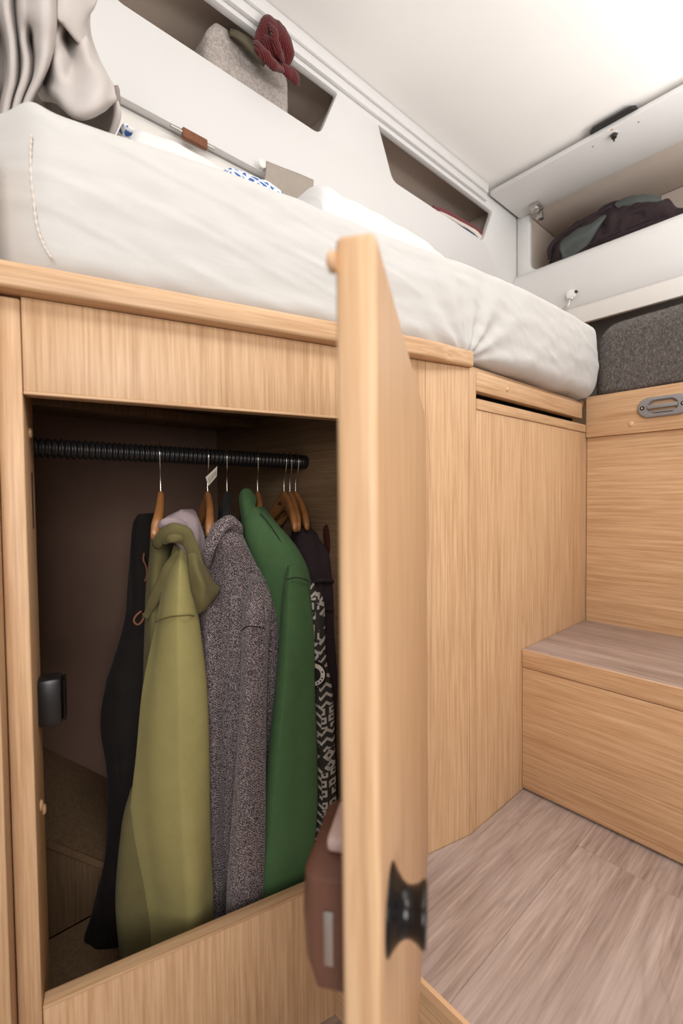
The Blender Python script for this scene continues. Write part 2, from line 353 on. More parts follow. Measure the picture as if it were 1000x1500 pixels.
# ================================================================= wardrobe
wd = thing('wardrobe', 'oak wardrobe with its door swung open, clothes hanging inside', 'wardrobe', (0.35, 0.85, LOW))
ZT, ZB, SH = 0.7437, 0.0287, 0.556
bx('stile', (-0.032, -0.085, LOW), (-0.008, 0.0, 0.846), 'oak_vertical', wd, 0.003, W)
bx('side_panel', (-0.20, -0.02, LOW), (-0.0325, 0.030, 1.0), 'oak_vertical', wd, 0.003, W)
bx('header_panel', (-0.0075, -0.018, ZT), (SH - 0.0005, 0, 0.848), 'oak_vertical', wd, 0.001, W)
bx('header_edge', (-0.0075, -0.019, ZT - 0.004), (SH - 0.0005, 0.0012, ZT), 'oak_skew', wd, 0.001, W)
bx('sill_panel', (-0.0075, -0.018, LOW), (SH - 0.0005, 0, ZB - 0.004), 'oak_vertical', wd, 0.001, W)
bx('sill_edge', (-0.0075, -0.0185, ZB - 0.004), (SH - 0.0005, 0.0008, ZB), 'oak_skew', wd, 0.001, W)
bx('hinge_panel', (SH, -0.018, LOW), (LW - 0.001, 0, 0.848), 'oak_vertical', wd, 0.0012, W)
# inside
UI = 0.574
MB().prism([(0.0, 1.14), (UI + 0.016, 1.14), (UI + 0.016, 1.152), (0.0, 1.152)], LOW, 0.80).build('back_panel', 'wardrobe_lining', wd)
bx('partition', (UI, vf(UI) + 0.02, LOW), (UI + 0.016, 1.14, 0.80), 'oak_shaded_v', wd)
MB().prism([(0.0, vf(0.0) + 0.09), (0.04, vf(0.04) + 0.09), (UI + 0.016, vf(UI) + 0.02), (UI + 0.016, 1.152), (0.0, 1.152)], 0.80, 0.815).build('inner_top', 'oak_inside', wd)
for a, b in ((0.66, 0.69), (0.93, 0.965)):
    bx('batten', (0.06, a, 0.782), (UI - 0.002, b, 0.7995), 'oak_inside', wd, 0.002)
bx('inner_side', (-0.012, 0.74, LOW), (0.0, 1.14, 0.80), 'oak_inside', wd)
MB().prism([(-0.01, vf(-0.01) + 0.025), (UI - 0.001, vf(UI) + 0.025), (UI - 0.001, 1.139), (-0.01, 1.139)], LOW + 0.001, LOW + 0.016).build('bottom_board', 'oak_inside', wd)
sl = lambda u, z0: z0 - (u - 0.141) * 1.0
rows = []
mb = MB()
us = (0.0, 0.36)
pts = []
for u, zb in ((0.002, 0), (0.36, 0)):
    pts += [(u, 0.965, LOW + 0.017), (u, 1.138, LOW + 0.017), (u, 1.138, 0.128 - (u - 0.14) * 0.97), (u, 0.965, 0.014 - (u - 0.137) * 1.0)]
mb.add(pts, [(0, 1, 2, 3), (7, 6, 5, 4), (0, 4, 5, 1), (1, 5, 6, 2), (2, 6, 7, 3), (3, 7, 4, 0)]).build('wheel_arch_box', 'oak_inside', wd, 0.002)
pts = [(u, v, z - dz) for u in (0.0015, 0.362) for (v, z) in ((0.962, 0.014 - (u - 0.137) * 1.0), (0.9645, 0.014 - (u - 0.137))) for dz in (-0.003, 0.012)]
MB().add(pts, [(0, 1, 3, 2), (4, 6, 7, 5), (0, 4, 5, 1), (2, 3, 7, 6), (0, 2, 6, 4), (1, 5, 7, 3)]).build('wheel_arch_edge', 'oak_shaded_v', wd)
# catch and cover caps on the inner side of the stile
bx('catch', (-0.010, -0.075, 0.338), (0.018, -0.043, 0.398), 'black_plastic', wd, 0.006, W)
bx('catch_cover', (0.0185, -0.072, 0.342), (0.0215, -0.046, 0.394), 'black_gloss', wd, 0.002, W)
def cap(c, ax, parent, r=0.006, mat='cap_wood', name='cover_cap'):
    return MB().lathe(c, ax, [(-0.002, r), (0.001, r), (0.0022, r * 0.85), (0.003, r * 0.45), (0.0032, 0.0004)], 20).build(name, mat, parent, smooth='auto')
DR3 = np.array([DR[0], DR[1], 0]); NR3 = np.array([NR[0], NR[1], 0])
for o_s, z in ((-0.045, 0.702), (-0.04, 0.245), (-0.07, 0.222)):
    cap(W(-0.008, o_s, z), DR3, wd, 0.0065)
bx('strike_slot', (-0.0088, -0.058, 0.585), (-0.0074, -0.052, 0.655), 'gap_shade', wd, 0.0005, W)
# hanging rail: corrugated black tube
RV, RZ = 0.755, 0.693
R = []
for i in range(0, 481):
    u = 0.0 + UI * i / 480; r = 0.0128 + 0.0016 * math.sin(2 * math.pi * u / 0.0078) if u < UI - 0.014 else 0.0142
    R.append([(u, RV + r * math.cos(h), RZ + r * math.sin(h)) for h in np.linspace(0, 2 * math.pi, 20, endpoint=False)])
MB().rings(R).build('hanging_rail', 'black_plastic', wd, smooth=True)
# door
ND = np.array([0.168, 0.161]); ED = np.array([0.461, 0.328]); LD = np.linalg.norm(ED); ED /= LD; LN = np.array([-ED[1], ED[0]])
def D(s, o, z):
    p = ND + ED * s + LN * o; return (p[0], p[1], z)
door = MB().box((0, 0, 0.022), (LD - 0.014, 0.0212, 0.752), D).build('door', 'oak_vertical', wd, 0.004, seg=4)
E3 = np.array([ED[0], ED[1], 0]); L3 = np.array([LN[0], LN[1], 0])
def on_door(x, y, o):
    r = ray(x, y); q = ND + LN * o; t_ = (q @ LN) / (r[:2] @ LN); return CAM + r * t_
kp = on_door(571, 1329, 0)
MB().lathe(kp, -L3, [(0.0002, 0.0225), (0.0012, 0.0222), (0.004, 0.0178), (0.007, 0.0143), (0.010, 0.0125), (0.013, 0.0126), (0.016, 0.0138), (0.0185, 0.0158), (0.0205, 0.0165), (0.0214, 0.015), (0.0218, 0.0005)], 40).build('knob', 'black_gloss', door, smooth=True)
kz = kp[2]
lc = [(0.021, 0.0213), (0.021, 0.044), (0.030, 0.0505), (0.085, 0.0505), (0.095, 0.044), (0.095, 0.0213)]
n = len(lc)
prof = [(0.334, 0.86), (0.345, 1.0), (0.372, 1.05), (0.398, 1.0), (0.400, 0.97)]
Rr = [[D(s, 0.0213 + (o - 0.0213) * k, z) for s, o in lc] for z, k in prof]
MB().rings(Rr).build('latch_case', 'brown_plastic', door, 0.0015)
bx('latch_slot', (0.0196, 0.031, 0.350), (0.0206, 0.0365, 0.382), 'steel', door, 0.0004, D)
bx('latch_bolt', (0.040, 0.024, 0.4005), (0.078, 0.040, 0.410), 'pink_plastic', door, 0.003, D)
cap(on_door(487, 378, 0.0212) + L3 * 0.0008 + E3 * 0.004, L3, door, 0.0052)

# ================================================================= bed base, rail, mattress
def offp(s, o): p = A + DR * s + NR * o; return (p[0], p[1])
rail_front = [offp(-0.0315, 0.022), offp(0.53, 0.022), offp(0.57, 0.0195), offp(0.61, 0.012), offp(LW + 0.006, 0.0065)]
rail_back = [offp(LW + 0.006, -0.016), offp(-0.0315, -0.016)]
br = MB().prism(rail_front + rail_back, 0.8485, 0.877).build('bed_edge_rail', 'oak_skew', None, 0.004, seg=3, loc=(*offp(0.3, 0), 0.8485))
tag(br, 'long oak edge rail under the white mattress above the wardrobe', 'bed rail')
def mat_front(u):
    a = vf(u) - 0.004; b = V0 - 0.024; k = 0.03
    x = (a - b) / k
    r = b + k * math.log(1 + math.exp(min(50, x))) if x < 50 else a
    return r + 0.010 * math.log(1 + math.exp(min(50, (0.100 - u) / 0.008))) * 0.95
mrows = []
UL, UR = 0.045, 1.268; NS = 420; NQ = 72
for i in range(NS + 1):
    t_ = i / NS; u = UL + (UR - UL) * (0.5 - 0.5 * math.cos(math.pi * t_)) if False else UL + (UR - UL) * t_
    rc = 0.012 if u < 0.5 else 0.03; e = min(u - UL, UR - u)
    if e < rc: inset = rc - math.sqrt(max(0, rc * rc - (rc - e) ** 2))
    else: inset = 0
    vfr = mat_front(u) + inset * 0.85; vb = 1.158 - inset
    sag = 0.012 / (1 + math.exp(-(u - 0.72) / 0.03))
    z0, z1 = 0.8775 - sag + inset * 0.5, 1.073 - 0.025 / (1 + math.exp(-(u - 0.42) / 0.07)) - inset * 0.35
    cv, hv, cz, hz = (vfr + vb) / 2, (vb - vfr) / 2, (z0 + z1) / 2, (z1 - z0) / 2
    ring = []
    rr = 0.032
    # rounded rectangle
    per = []
    for q in range(NQ):
        h = 2 * math.pi * q / NQ
        per.append(h)
    def rrect(k):
        segs = []
        for (sy, sz, a0) in ((-1, -1, math.pi), (1, -1, 1.5 * math.pi), (1, 1, 0), (-1, 1, 0.5 * math.pi)):
            for j in range(9):
                a_ = a0 + (math.pi / 2) * j / 8
                segs.append((cv + sy * (hv - rr) + rr * math.cos(a_), cz + sz * (hz - rr) + rr * math.sin(a_)))
        return segs
    S_ = rrect(0)
    # densify front side (between last corner and first)
    pts2 = list(S_)
    a_, b_ = S_[-1], S_[0]
    for j in range(1, 36):
        f = j / 36; pts2.append((a_[0] + (b_[0] - a_[0]) * f - 0.006 * math.sin(math.pi * f), a_[1] + (b_[1] - a_[1]) * f))
    for (v, z) in pts2:
        P = Vector((u * 5, v * 5, z * 22)); k1 = noise.noise(P) * 0.0035 + noise.noise(Vector((u * 22 + z * 14, v * 6, z * 45))) * 0.002 + 0.0022 * max(0, noise.noise(Vector((u * 7 + 9, 2, z * 75 + u * 22)))) * (u < 0.62) + 0.0022 * max(0, noise.noise(Vector((u * 34 + z * 30, 7, z * 40 - u * 8)))) * (u > 0.7)
        fr_ = max(0, min(1, (0.75 - v) / 0.1)); k1 *= fr_
        # creases fanning out from where the rail ends
        if fr_ > 0:
            du, dz_ = u - 0.735, z - 0.865; r_ = math.hypot(du, dz_); an = math.atan2(dz_, du)
            k1 += 0.0042 * math.exp(-r_ / 0.13) * math.sin(an * 13) * min(1, r_ / 0.03)
        zz_ = z
        if z < 0.95 and fr_ > 0: zz_ = z + 0.005 * noise.noise(Vector((u * 9, 3.3, 1))) * (0.95 - z) / 0.08
        if z > 1.03 and fr_ > 0: zz_ += 0.010 * math.exp(-((u - 0.100) / 0.016) ** 2 - ((v - mat_front(0.10) - 0.02) / 0.03) ** 2)
        ring.append((u, v - k1, zz_))
    mrows.append(ring)
mt = thing('mattress', 'mattress in a white fitted sheet lying along the side wall', 'mattress', (0.65, 0.8, 0.877))
MB().rings(mrows).build('fitted_sheet', 'sheet_white', mt, smooth=True)
# gathered corner seam
def mfront_pt(x, y):
    lo, hi = 0.3, 0.9
    f = lambda t_: (lambda p: p[1] - (mat_front(p[0]) - 0.006))(at(x, y, d=t_))
    for _ in range(40):
        md_ = (lo + hi) / 2
        if f(md_) < 0: lo = md_
        else: hi = md_
    return at(x, y, d=lo)
seam = [mfront_pt(x, y) for x, y in ((46, 200), (45, 225), (46, 262), (50, 300), (55, 335), (65, 362), (76, 380))]
seam = cat(seam, 60); seam = [p + np.array([0, 0, 0.0]) + NR3 * (0.002 + 0.0006 * math.sin(i * 1.9)) for i, p in enumerate(seam)]
MB().tube(seam, [0.0012 + 0.0005 * math.sin(i * 1.9) for i in range(60)], 8).build('seam', 'thread', mt, smooth=True)

# ================================================================= side cabinet to the right of the wardrobe
sc_ = thing('side_cabinet', 'oak cabinet with a dark grip slot, between wardrobe and step', 'cabinet', (1.0, V0, 0))
bx('post', (PU + 0.0004, V0, -0.0035), (0.7460, V0 + 0.02, 0.8475), 'oak_vertical', sc_, 0.0006)
bx('top_rail', (0.7465, V0 - 0.001, 0.811), (1.222, V0 + 0.018, 0.8475), 'oak_along_u', sc_, 0.0015)
bx('back_board', (0.7465, V0 + 0.03, 0.002), (U2 - 0.012, V0 + 0.042, 0.8475), 'gap_shade', sc_, 0)  # black backing paints the shaded depth of the grip slot
bx('door_panel', (0.7463, V0, -0.0035), (1.262, V0 + 0.018, 0.777), 'oak_vertical', sc_, 0.0005)
bx('grip_lipping', (0.7465, V0 - 0.0025, 0.7775), (1.2425, V0 + 0.018, 0.797), 'oak_along_u', sc_, 0.0015)
q = at(742, 575, v=V0 - 0.001); cap((q[0], V0 - 0.0012, 0.829), (0, -1, 0), sc_, 0.0045)

# ================================================================= step
st = thing('step', 'low oak step with a grey wood-look vinyl tread', 'step', ((U1 + U2) / 2, 0.0, 0))
VS = -0.75
bx('riser_panel', (U1 + 0.0015, VS, 0.006), (U1 + 0.018, V0 - 0.0012, ZS - 0.038), 'oak_along_v', st, 0.001)
bx('tread_lipping', (U1, VS, ZS - 0.0365), (U1 + 0.016, V0 - 0.0012, ZS - 0.001), 'oak_along_v', st, 0.0015)
bx('tread_edge', (U1 - 0.0004, VS, ZS - 0.0022), (U1 + 0.002, V0 - 0.0012, ZS + 0.0004), 'cap_wood', st, 0.0006)
bx('tread', (U1 + 0.002, VS, ZS - 0.018), (U2 - 0.0005, V0 - 0.0012, ZS), 'vinyl_v', st, 0.0005)
bx('toe_block', (U1 + 0.03, VS, 0.0005), (U1 + 0.05, V0 - 0.002, 0.26), 'gap_shade', st, 0)  # black fill stands for the shade in the gap under the riser

# ================================================================= rear bed platform
pf = thing('bed_platform', 'oak bed platform above the step, with grey grip on its edge board', 'platform', (1.6, 0, 0))
bx('edge_board', (1.2445, VS, 0.7645), (1.2645, V0 - 0.0012, 0.8665), 'oak_along_v', pf, 0.002)
bx('front_panel', (U2, VS, 0.0), (U2 + 0.018, V0 - 0.0012, 0.764), 'oak_along_v', pf, 0.001)
bx('top_board', (1.265, VS, 0.846), (REARU - 0.002, 1.16, 0.8655), 'oak_along_v', pf, 0.001)
MB().prism([offp(-0.03, -0.0165), offp(LW - 0.02, -0.0165), (0.75, V0 + 0.02), (1.264, V0 + 0.02), (1.264, 1.165), (0.0, 1.165), (0.0, 0.70)], 0.849, 0.862).build('side_board', 'oak_along_u', pf)
gc = at(971, 595, u=1.2445)
def G(y, z, x=0): return (1.2445 - x, gc[1] + y, gc[2] + z)
def stadium(hl, hr, n=16):
    return [((hl - hr) * sgn + hr * math.sin(a_) * 1.0 * (1), hr * math.cos(a_) * 1.0) for sgn, a0 in ((1, 0), (-1, math.pi)) for a_ in np.linspace(a0, a0 + math.pi, n)]
def ringst(hl, hr, x): return [G(a_, b_, x) for a_, b_ in stadium(hl, hr)]
gm = MB()
# flange with a long recess: outer wall, rolled rim, inner wall
gm.rings([ringst(0.0500, 0.0235, 0.0), ringst(0.0500, 0.0235, 0.004), ringst(0.048, 0.0215, 0.0075), ringst(0.045, 0.0185, 0.0085), ringst(0.0305, 0.0165, 0.0085), ringst(0.0285, 0.0145, 0.0065), ringst(0.0270, 0.0130, 0.0005)], cap=False)
grip = gm.build('grip_handle', 'grey_plastic', pf, smooth='auto')
bx('grip_bar', (1.2445 - 0.012, gc[1] - 0.029, gc[2] - 0.004), (1.2445 - 0.003, gc[1] + 0.029, gc[2] + 0.005), 'grey_plastic', grip, 0.002)
bx('grip_lower_bar', (1.2445 - 0.0075, gc[1] - 0.027, gc[2] - 0.013), (1.2445 - 0.001, gc[1] + 0.027, gc[2] - 0.0085), 'grey_plastic', grip, 0.0015)
for sgn in (-1, 1):
    MB().lathe(G(sgn * 0.0390, 0, 0.0075), (-1, 0, 0), [(0, 0.0048), (0.0012, 0.0048), (0.0014, 0.0005)], 16).build('screw_well', 'gap_shade', grip)
    MB().lathe(G(sgn * 0.0390, 0, 0.0085), (-1, 0, 0), [(0, 0.0026), (0.0012, 0.0022), (0.0016, 0.0004)], 12).build('screw', 'chrome', grip, smooth='auto')
q = at(924, 621, u=1.244); cap((1.2445, q[1], q[2]), (-1, 0, 0), pf, 0.0058)

# ================================================================= grey fleece cushion
cu = thing('cushion', 'thick grey fleece cushion on the platform beside the mattress', 'cushion', (1.5, 0.0, 0.8665))
rows = []
R = []
NSg = 90
for i in range(NSg + 1):
    v = 0.452 - (0.452 + 0.62) * i / NSg; e = min(0.452 - v, v + 0.62); rc = 0.055
    ins = rc - math.sqrt(max(0, rc * rc - (rc - min(rc, e)) ** 2))
    ztop = 1.043 - ins * 0.9 + 0.010 * min(1, max(0, (0.40 - v) / 0.25)); z0 = 0.867 + ins * 0.10; u0, u1_ = 1.2475 + ins * 0.5, 1.86 - ins * 0.5
    rr = 0.040; ring = []
    for (sy, sz, a0) in ((-1, -1, math.pi), (1, -1, 1.5 * math.pi), (1, 1, 0), (-1, 1, 0.5 * math.pi)):
        r2 = rr if sz > 0 else 0.012
        cu_, cz_ = (u0 + r2 if sy < 0 else u1_ - r2), (z0 + r2 if sz < 0 else ztop - r2)
        for j in range(9):
            a_ = a0 + math.pi / 2 * j / 8; ring.append((cu_ + r2 * math.cos(a_), v, cz_ + r2 * math.sin(a_)))
    a_, b_ = ring[-1], ring[0]
    for j in range(1, 12):
        f = j / 12; ring.append((a_[0] + (b_[0] - a_[0]) * f, v, a_[2] + (b_[2] - a_[2]) * f))
    R.append([(p[0] + 0.003 * noise.noise(Vector(p) * 14), p[1], p[2] + 0.003 * noise.noise(Vector(p) * 12 + Vector((5, 5, 5)))) for p in ring])
cushion_mesh = MB().rings(R)
cover = cushion_mesh.build('cover', 'fleece', cu, smooth=True)
fm = MB(); rng = random.Random(3)
fv, ff = [], []
nq = len(R[0])
for k in range(26000):
    i = rng.randrange(0, NSg - 25); j = rng.choice(list(range(18, 27)) + list(range(27, 36)) + list(range(36, nq)) * 1)
    p = np.array(R[i][j]) * (1 - (f := rng.random())) + np.array(R[i + 1][j]) * f
    p2 = np.array(R[i][(j + 1) % nq]); p = p + (p2 - np.array(R[i][j])) * rng.random()
    cc = np.array([1.50, p[1] - 0.01, 0.95]); nn = p - cc; nn = nn / np.linalg.norm(nn)
    if j >= 36: nn = np.array([-1, 0.1, 0.1])
    elif 27 <= j: nn = np.array([-0.7, 0.2, 0.7])
    else: nn = np.array([0, 0.2, 1.0])
    dr_ = nn + np.array([rng.gauss(0, .6), rng.gauss(0, .6), rng.gauss(0, .6)]); dr_ /= np.linalg.norm(dr_)
    sd = np.cross(dr_, [rng.random(), rng.random(), rng.random()]); sd /= np.linalg.norm(sd) + 1e-9; sd *= 0.00022
    L = rng.uniform(0.002, 0.0055); b0 = len(fv)
    fv += [p - sd, p + sd, p + dr_ * L]; ff.append((b0, b0 + 1, b0 + 2))
fm.add(fv, ff); pile = fm.build('pile', 'fleece_fibre', cu); pile['kind'] = 'stuff'

# ================================================================= overhead shelf along the side wall
SV = 0.95
def rounded(poly, rad, n=6):
    out = []; k = len(poly)
    for i in range(k):
        p, a, b = np.array(poly[i], float), np.array(poly[i - 1], float), np.array(poly[(i + 1) % k], float)
        r = rad[i]
        if r <= 0: out.append(tuple(p)); continue
        da, db = (a - p) / np.linalg.norm(a - p), (b - p) / np.linalg.norm(b - p)
        ang = math.acos(max(-1, min(1, da @ db))); L = r / math.tan(ang / 2)
        p0, p1 = p + da * L, p + db * L
        for j in range(n + 1):
            f = j / n; out.append(tuple((1 - f) ** 2 * p0 + 2 * f * (1 - f) * p + f * f * p1))
    return out
def panel_with_holes(outer, holes, name, mat, parent, to3, depth_vec, bev=0.0015):
    bm = bmesh.new(); edges = []
    for loop in [outer] + holes:
        vs = [bm.verts.new(to3(*p)) for p in loop]
        edges += [bm.edges.new((vs[i], vs[(i + 1) % len(vs)])) for i in range(len(vs))]
    bmesh.ops.triangle_fill(bm, use_beauty=True, use_dissolve=False, edges=edges)
    r = bmesh.ops.extrude_face_region(bm, geom=list(bm.faces))
    for e in r['geom']:
        if isinstance(e, bmesh.types.BMVert): e.co += Vector(depth_vec)
    bm.verts.ensure_lookup_table()
    mb = MB(); mb.v = [tuple(v.co) for v in bm.verts]
    for i, v in enumerate(bm.verts): v.index = i
    mb.f = [tuple(v.index for v in f.verts) for f in bm.faces]; bm.free()
    return mb.build(name, mat, parent, bev)
oh = thing('overhead_shelf', 'white overhead shelf unit with two cut-out openings along the side wall', 'shelf', (0.8, 1.05, 1.385))
hole1 = rounded([(0.215, 1.702), (0.285, 1.563), (0.785, 1.563), (0.848, 1.702)], [0.004, 0.035, 0.035, 0.004])
hole2 = rounded([(1.004, 1.700), (1.066, 1.567), (1.562, 1.567), (1.630, 1.700)], [0.004, 0.035, 0.028, 0.004])
panel_with_holes([(-0.6, 1.388), (1.816, 1.388), (1.816, 1.772), (-0.6, 1.772)], [hole1, hole2], 'front_panel', 'white_laminate', oh, lambda a, b: (a, SV, b), (0, 0.018, 0))
bx('track', (-0.6, SV - 0.012, 1.712), (1.575, SV - 0.0002, 1.736), 'white_laminate', oh, 0.003)
bx('track_lip', (-0.6, SV - 0.018, 1.738), (1.575, SV - 0.0002, 1.7715), 'white_laminate', oh, 0.006)
bx('shelf_board', (-0.6, SV + 0.019, 1.538), (1.80, WALLV - 0.001, 1.552), 'cream_laminate', oh)
bx('bottom_board', (-0.6, SV + 0.019, 1.390), (1.80, WALLV - 0.001, 1.402), 'white_laminate', oh)
bx('back_board', (-0.6, WALLV - 0.008, 1.5525), (1.80, WALLV - 0.001, 1.752), 'cream_laminate', oh)
bx('top_board', (-0.6, SV + 0.019, 1.7525), (1.80, WALLV - 0.001, 1.766), 'cream_laminate', oh)
bx('wall_panel', (-0.6, 0.972, 1.082), (1.816, 0.984, 1.3875), 'wall_cream', oh)
for u in (0.165, 0.905, 1.70):
    bx('divider', (u, SV + 0.019, 1.5525), (u + 0.016, WALLV - 0.009, 1.752), 'cream_laminate', oh)

# ================================================================= overhead cabinet across the rear
UC = 1.817
oc = thing('overhead_cabinet', 'white overhead rear cabinet with its flap lifted open', 'cabinet', (1.97, 0.1, 1.26))
VR = -0.75
panel_with_holes([(VR, 1.44), (SV - 0.0005, 1.44), (SV - 0.0005, 1.772), (VR, 1.772)], [rounded([(VR + 0.05, 1.764), (VR + 0.05, 1.510), (0.897, 1.510), (0.897, 1.764)], [0.002, 0.05, 0.05, 0.002])], 'face_frame', 'white_laminate', oc, lambda a, b: (UC, a, b), (0.018, 0, 0))
lip = [(1.8165, 1.505), (1.806, 1.507), (1.796, 1.500), (1.789, 1.485), (1.787, 1.46), (1.791, 1.42), (1.801, 1.37), (1.812, 1.325), (1.8165, 1.318)]
R = [[(a_, v, b_) for a_, b_ in lip] for v in (SV - 0.001, VR)]
MB().rings(R).build('rolled_lip', 'white_laminate', oc, smooth='auto')
bx('lower_board', (1.8175, VR, 1.255), (1.835, SV - 0.001, 1.4395), 'wall_cream', oc)
bx('floor_board', (1.8355, VR, 1.478), (REARU - 0.001, SV - 0.001, 1.492), 'cream_laminate', oc)
bx('back_board', (REARU - 0.012, VR, 1.4925), (REARU - 0.001, SV - 0.02, 1.765), 'cream_laminate', oc)
bx('inner_end', (1.8355, 0.925, 1.4925), (REARU - 0.0125, 0.94, 1.765), 'cream_laminate', oc)
bx('inner_top', (1.8355, VR, 1.7655), (REARU - 0.0125, 0.924, 1.7725), 'cream_laminate', oc)
flap = MB().box((1.588, VR, 1.737), (1.8125, SV - 0.013, 1.753)).build('flap', 'white_laminate', oc, 0.002)
h0 = at(866, 197, z=1.758); h1 = at(934, 160, z=1.758)
MB().prism([(1.580, h0[1]), (1.5705, h0[1] - 0.012), (1.5705, h1[1] + 0.012), (1.580, h1[1]), (1.62, h1[1]), (1.62, h0[1])], 1.7535, 1.7615).build('flap_handle', 'black_plastic', flap, 0.001)
lk = at(899, 196, z=1.737)
MB().lathe((lk[0], lk[1], 1.737), (0, 0, -1), [(0.0, 0.011), (0.003, 0.011), (0.0035, 0.0095)], 20).build('lock_collar', 'chrome', flap, smooth='auto')
MB().lathe((lk[0], lk[1], 1.7335), (0, 0, -1), [(0.0, 0.009), (0.009, 0.0075), (0.0095, 0.003), (0.019, 0.0025), (0.0195, 0.0004)], 16).build('lock_pin', 'black_plastic', flap, smooth='auto')
for x, y in ((868, 215), (935, 179)):
    q = at(x, y, z=1.7365); MB().lathe((q[0], q[1], 1.737), (0, 0, -1), [(0, 0.0032), (0.0008, 0.0026), (0.001, 0.0003)], 10).build('screw', 'grey_plastic', flap)
for x, y in ((896, 190), (708, 295)):
    q = at(x, y, z=1.7365); MB().lathe((q[0], q[1], 1.737), (0, 0, -1), [(0, 0.0032), (0.0006, 0.003), (0.0008, 0.0003)], 10).build('marking_dot', 'orange_dot', flap)
q = at(789, 309, u=1.80); hv = q[1]
hm = bx('hinge', (1.752, hv - 0.018, 1.7215), (1.803, hv + 0.018, 1.7365), 'steel', oc, 0.003)
MB().lathe((1.772, hv, 1.7215), (0, 0, -1), [(0, 0.015), (0.008, 0.0145), (0.009, 0.001)], 16).build('hinge_cup', 'chrome', hm, smooth='auto')
bx('hinge_arm', (1.793, hv - 0.014, 1.692), (1.8165, hv + 0.010, 1.721), 'steel', hm, 0.003)

# hook under the lip
q = at(836, 431, u=1.794)
hk = thing('snap_hook', 'chrome snap hook on a white puck under the overhead cabinet', 'hook', (1.79, q[1], q[2] - 0.05))
MB().lathe((1.800, q[1], q[2]), (-1, 0, -0.15), [(0, 0.017), (0.010, 0.0165), (0.014, 0.014), (0.0155, 0.001)], 24).build('puck', 'white_plastic', hk, smooth='auto')
MB().lathe((1.794, q[1] - 0.020, q[2] + 0.002), (-1, 0, 0), [(0, 0.005), (0.008, 0.0045), (0.009, 0.0005)], 12).build('stud', 'black_plastic', hk, smooth='auto')
MB().tube([(1.785, q[1] - 0.012, q[2] - 0.012), (1.782, q[1] - 0.006, q[2] - 0.022), (1.782, q[1] + 0.006, q[2] - 0.022), (1.785, q[1] + 0.012, q[2] - 0.012)], 0.0022, 8, 16).build('bail', 'chrome', hk, smooth=True)
cx, cz = q[1] + 0.012, q[2] - 0.052
MB().tube([(1.782, q[1], q[2] - 0.022), (1.781, q[1] + 0.001, q[2] - 0.034), (1.781, cx - 0.004, cz + 0.004), (1.781, cx + 0.012, cz - 0.010), (1.781, cx + 0.022, cz - 0.012), (1.781, cx + 0.018, cz - 0.002), (1.781, cx + 0.002, cz + 0.010), (1.781, q[1] + 0.004, q[2] - 0.036)], 0.002, 8, 40).build('carabiner', 'chrome', hk, smooth=True)

# ================================================================= things on the overhead shelves
# felt box
p0 = at(301, 60, v=0.982); p1 = at(428, 130, v=0.982)
ub0, ub1 = p0[0], p1[0]
fb = thing('felt_box', 'mottled grey felt storage box in the left shelf opening', 'box', ((ub0 + ub1) / 2, 1.05, 1.5525))
mb = MB(); R = []
for z, k in ((1.5528, 0.97), (1.58, 0.99), (1.63, 1.0), (1.676, 1.0), (1.690, 0.985), (1.696, 0.955)):
    cxb, cyb = (ub0 + ub1) / 2, 1.062; hx, hy = (ub1 - ub0) / 2 * k, 0.080 * k; ring = []
    for h in np.linspace(0, 2 * math.pi, 48, endpoint=False):
        ca, sa = math.cos(h), math.sin(h); e = 2 / 7
        ring.append((cxb + hx * math.copysign(abs(ca) ** e, ca), cyb + hy * math.copysign(abs(sa) ** e, sa), z + (0.005 * noise.noise(Vector((ca * 2, sa * 2, 1.0))) - 0.036 * max(0, -ca - 0.45) / 0.55) * max(0, (z - 1.60) / 0.096)))
    R.append(ring)
mb.rings(R).build('box_body', 'felt', fb, smooth='auto')
# olive cap brim and band
cp = thing('cap', 'olive cap lying on the felt box against the shelf top', 'cap', tuple(at(362, 70, v=0.965)))
g_ = [[at(337, 42, v=0.985), at(352, 48, v=0.97), at(372, 62, v=0.962), at(392, 82, v=0.965)],
      [at(336, 50, v=0.972), at(350, 56, v=0.955), at(368, 72, v=0.950), at(388, 92, v=0.958)],
      [at(340, 53, v=0.975), at(352, 62, v=0.962), at(368, 80, v=0.958), at(386, 98, v=0.965)]]
MB().sheet(g_, 14, 30).build('brim', 'cap_olive', cp, smooth=True, solid=0.004)
MB().tube([at(335, 40, v=0.985), at(336, 47, v=0.975), at(339, 55, v=0.975)], 0.0022, 8, 12).build('binding', 'black_cloth', cp, smooth=True)
MB().tube([at(380, 86, v=0.962), at(385, 92, v=0.958), at(392, 92, v=0.958), at(390, 86, v=0.962)], 0.002, 8, 16).build('strap', 'charcoal_cloth', cp, smooth=True)
# red beanie: a twisted roll of rib knit hanging out of the opening
bn = thing('beanie', 'dark red knitted beanie hanging out over the felt box', 'beanie', tuple(at(415, 95, v=0.94)))
def blob(pts, v, rads, name, mat, parent, flat=0.6, n=24, k=40, nz=0.003):
    rows_ = []
    P = [at(x, y, v=vv_) for (x, y), vv_ in zip(pts, v if hasattr(v, '__len__') else [v] * len(pts))]
    T = np.gradient(np.array(P), axis=0)
    for p, t_, r in zip(P, T, rads):
        t_ = t_ / np.linalg.norm(t_); fd = CF - t_ * (CF @ t_); fd /= np.linalg.norm(fd); sd = np.cross(t_, fd)
        rows_.append((p, sd * r, fd * r * flat))
    return MB().loft(rows_, n, k, 2.0, nz=(nz, 60)).build(name, mat, parent, smooth=True)
blob([(374, 62), (384, 46), (394, 38), (405, 48), (414, 64), (420, 82), (419, 98)], [.935, .93, .926, .924, .925, .928, .935], [.005, .014, .020, .022, .021, .018, .007], 'crown', 'red_knit', bn, 0.8, nz=0.004)
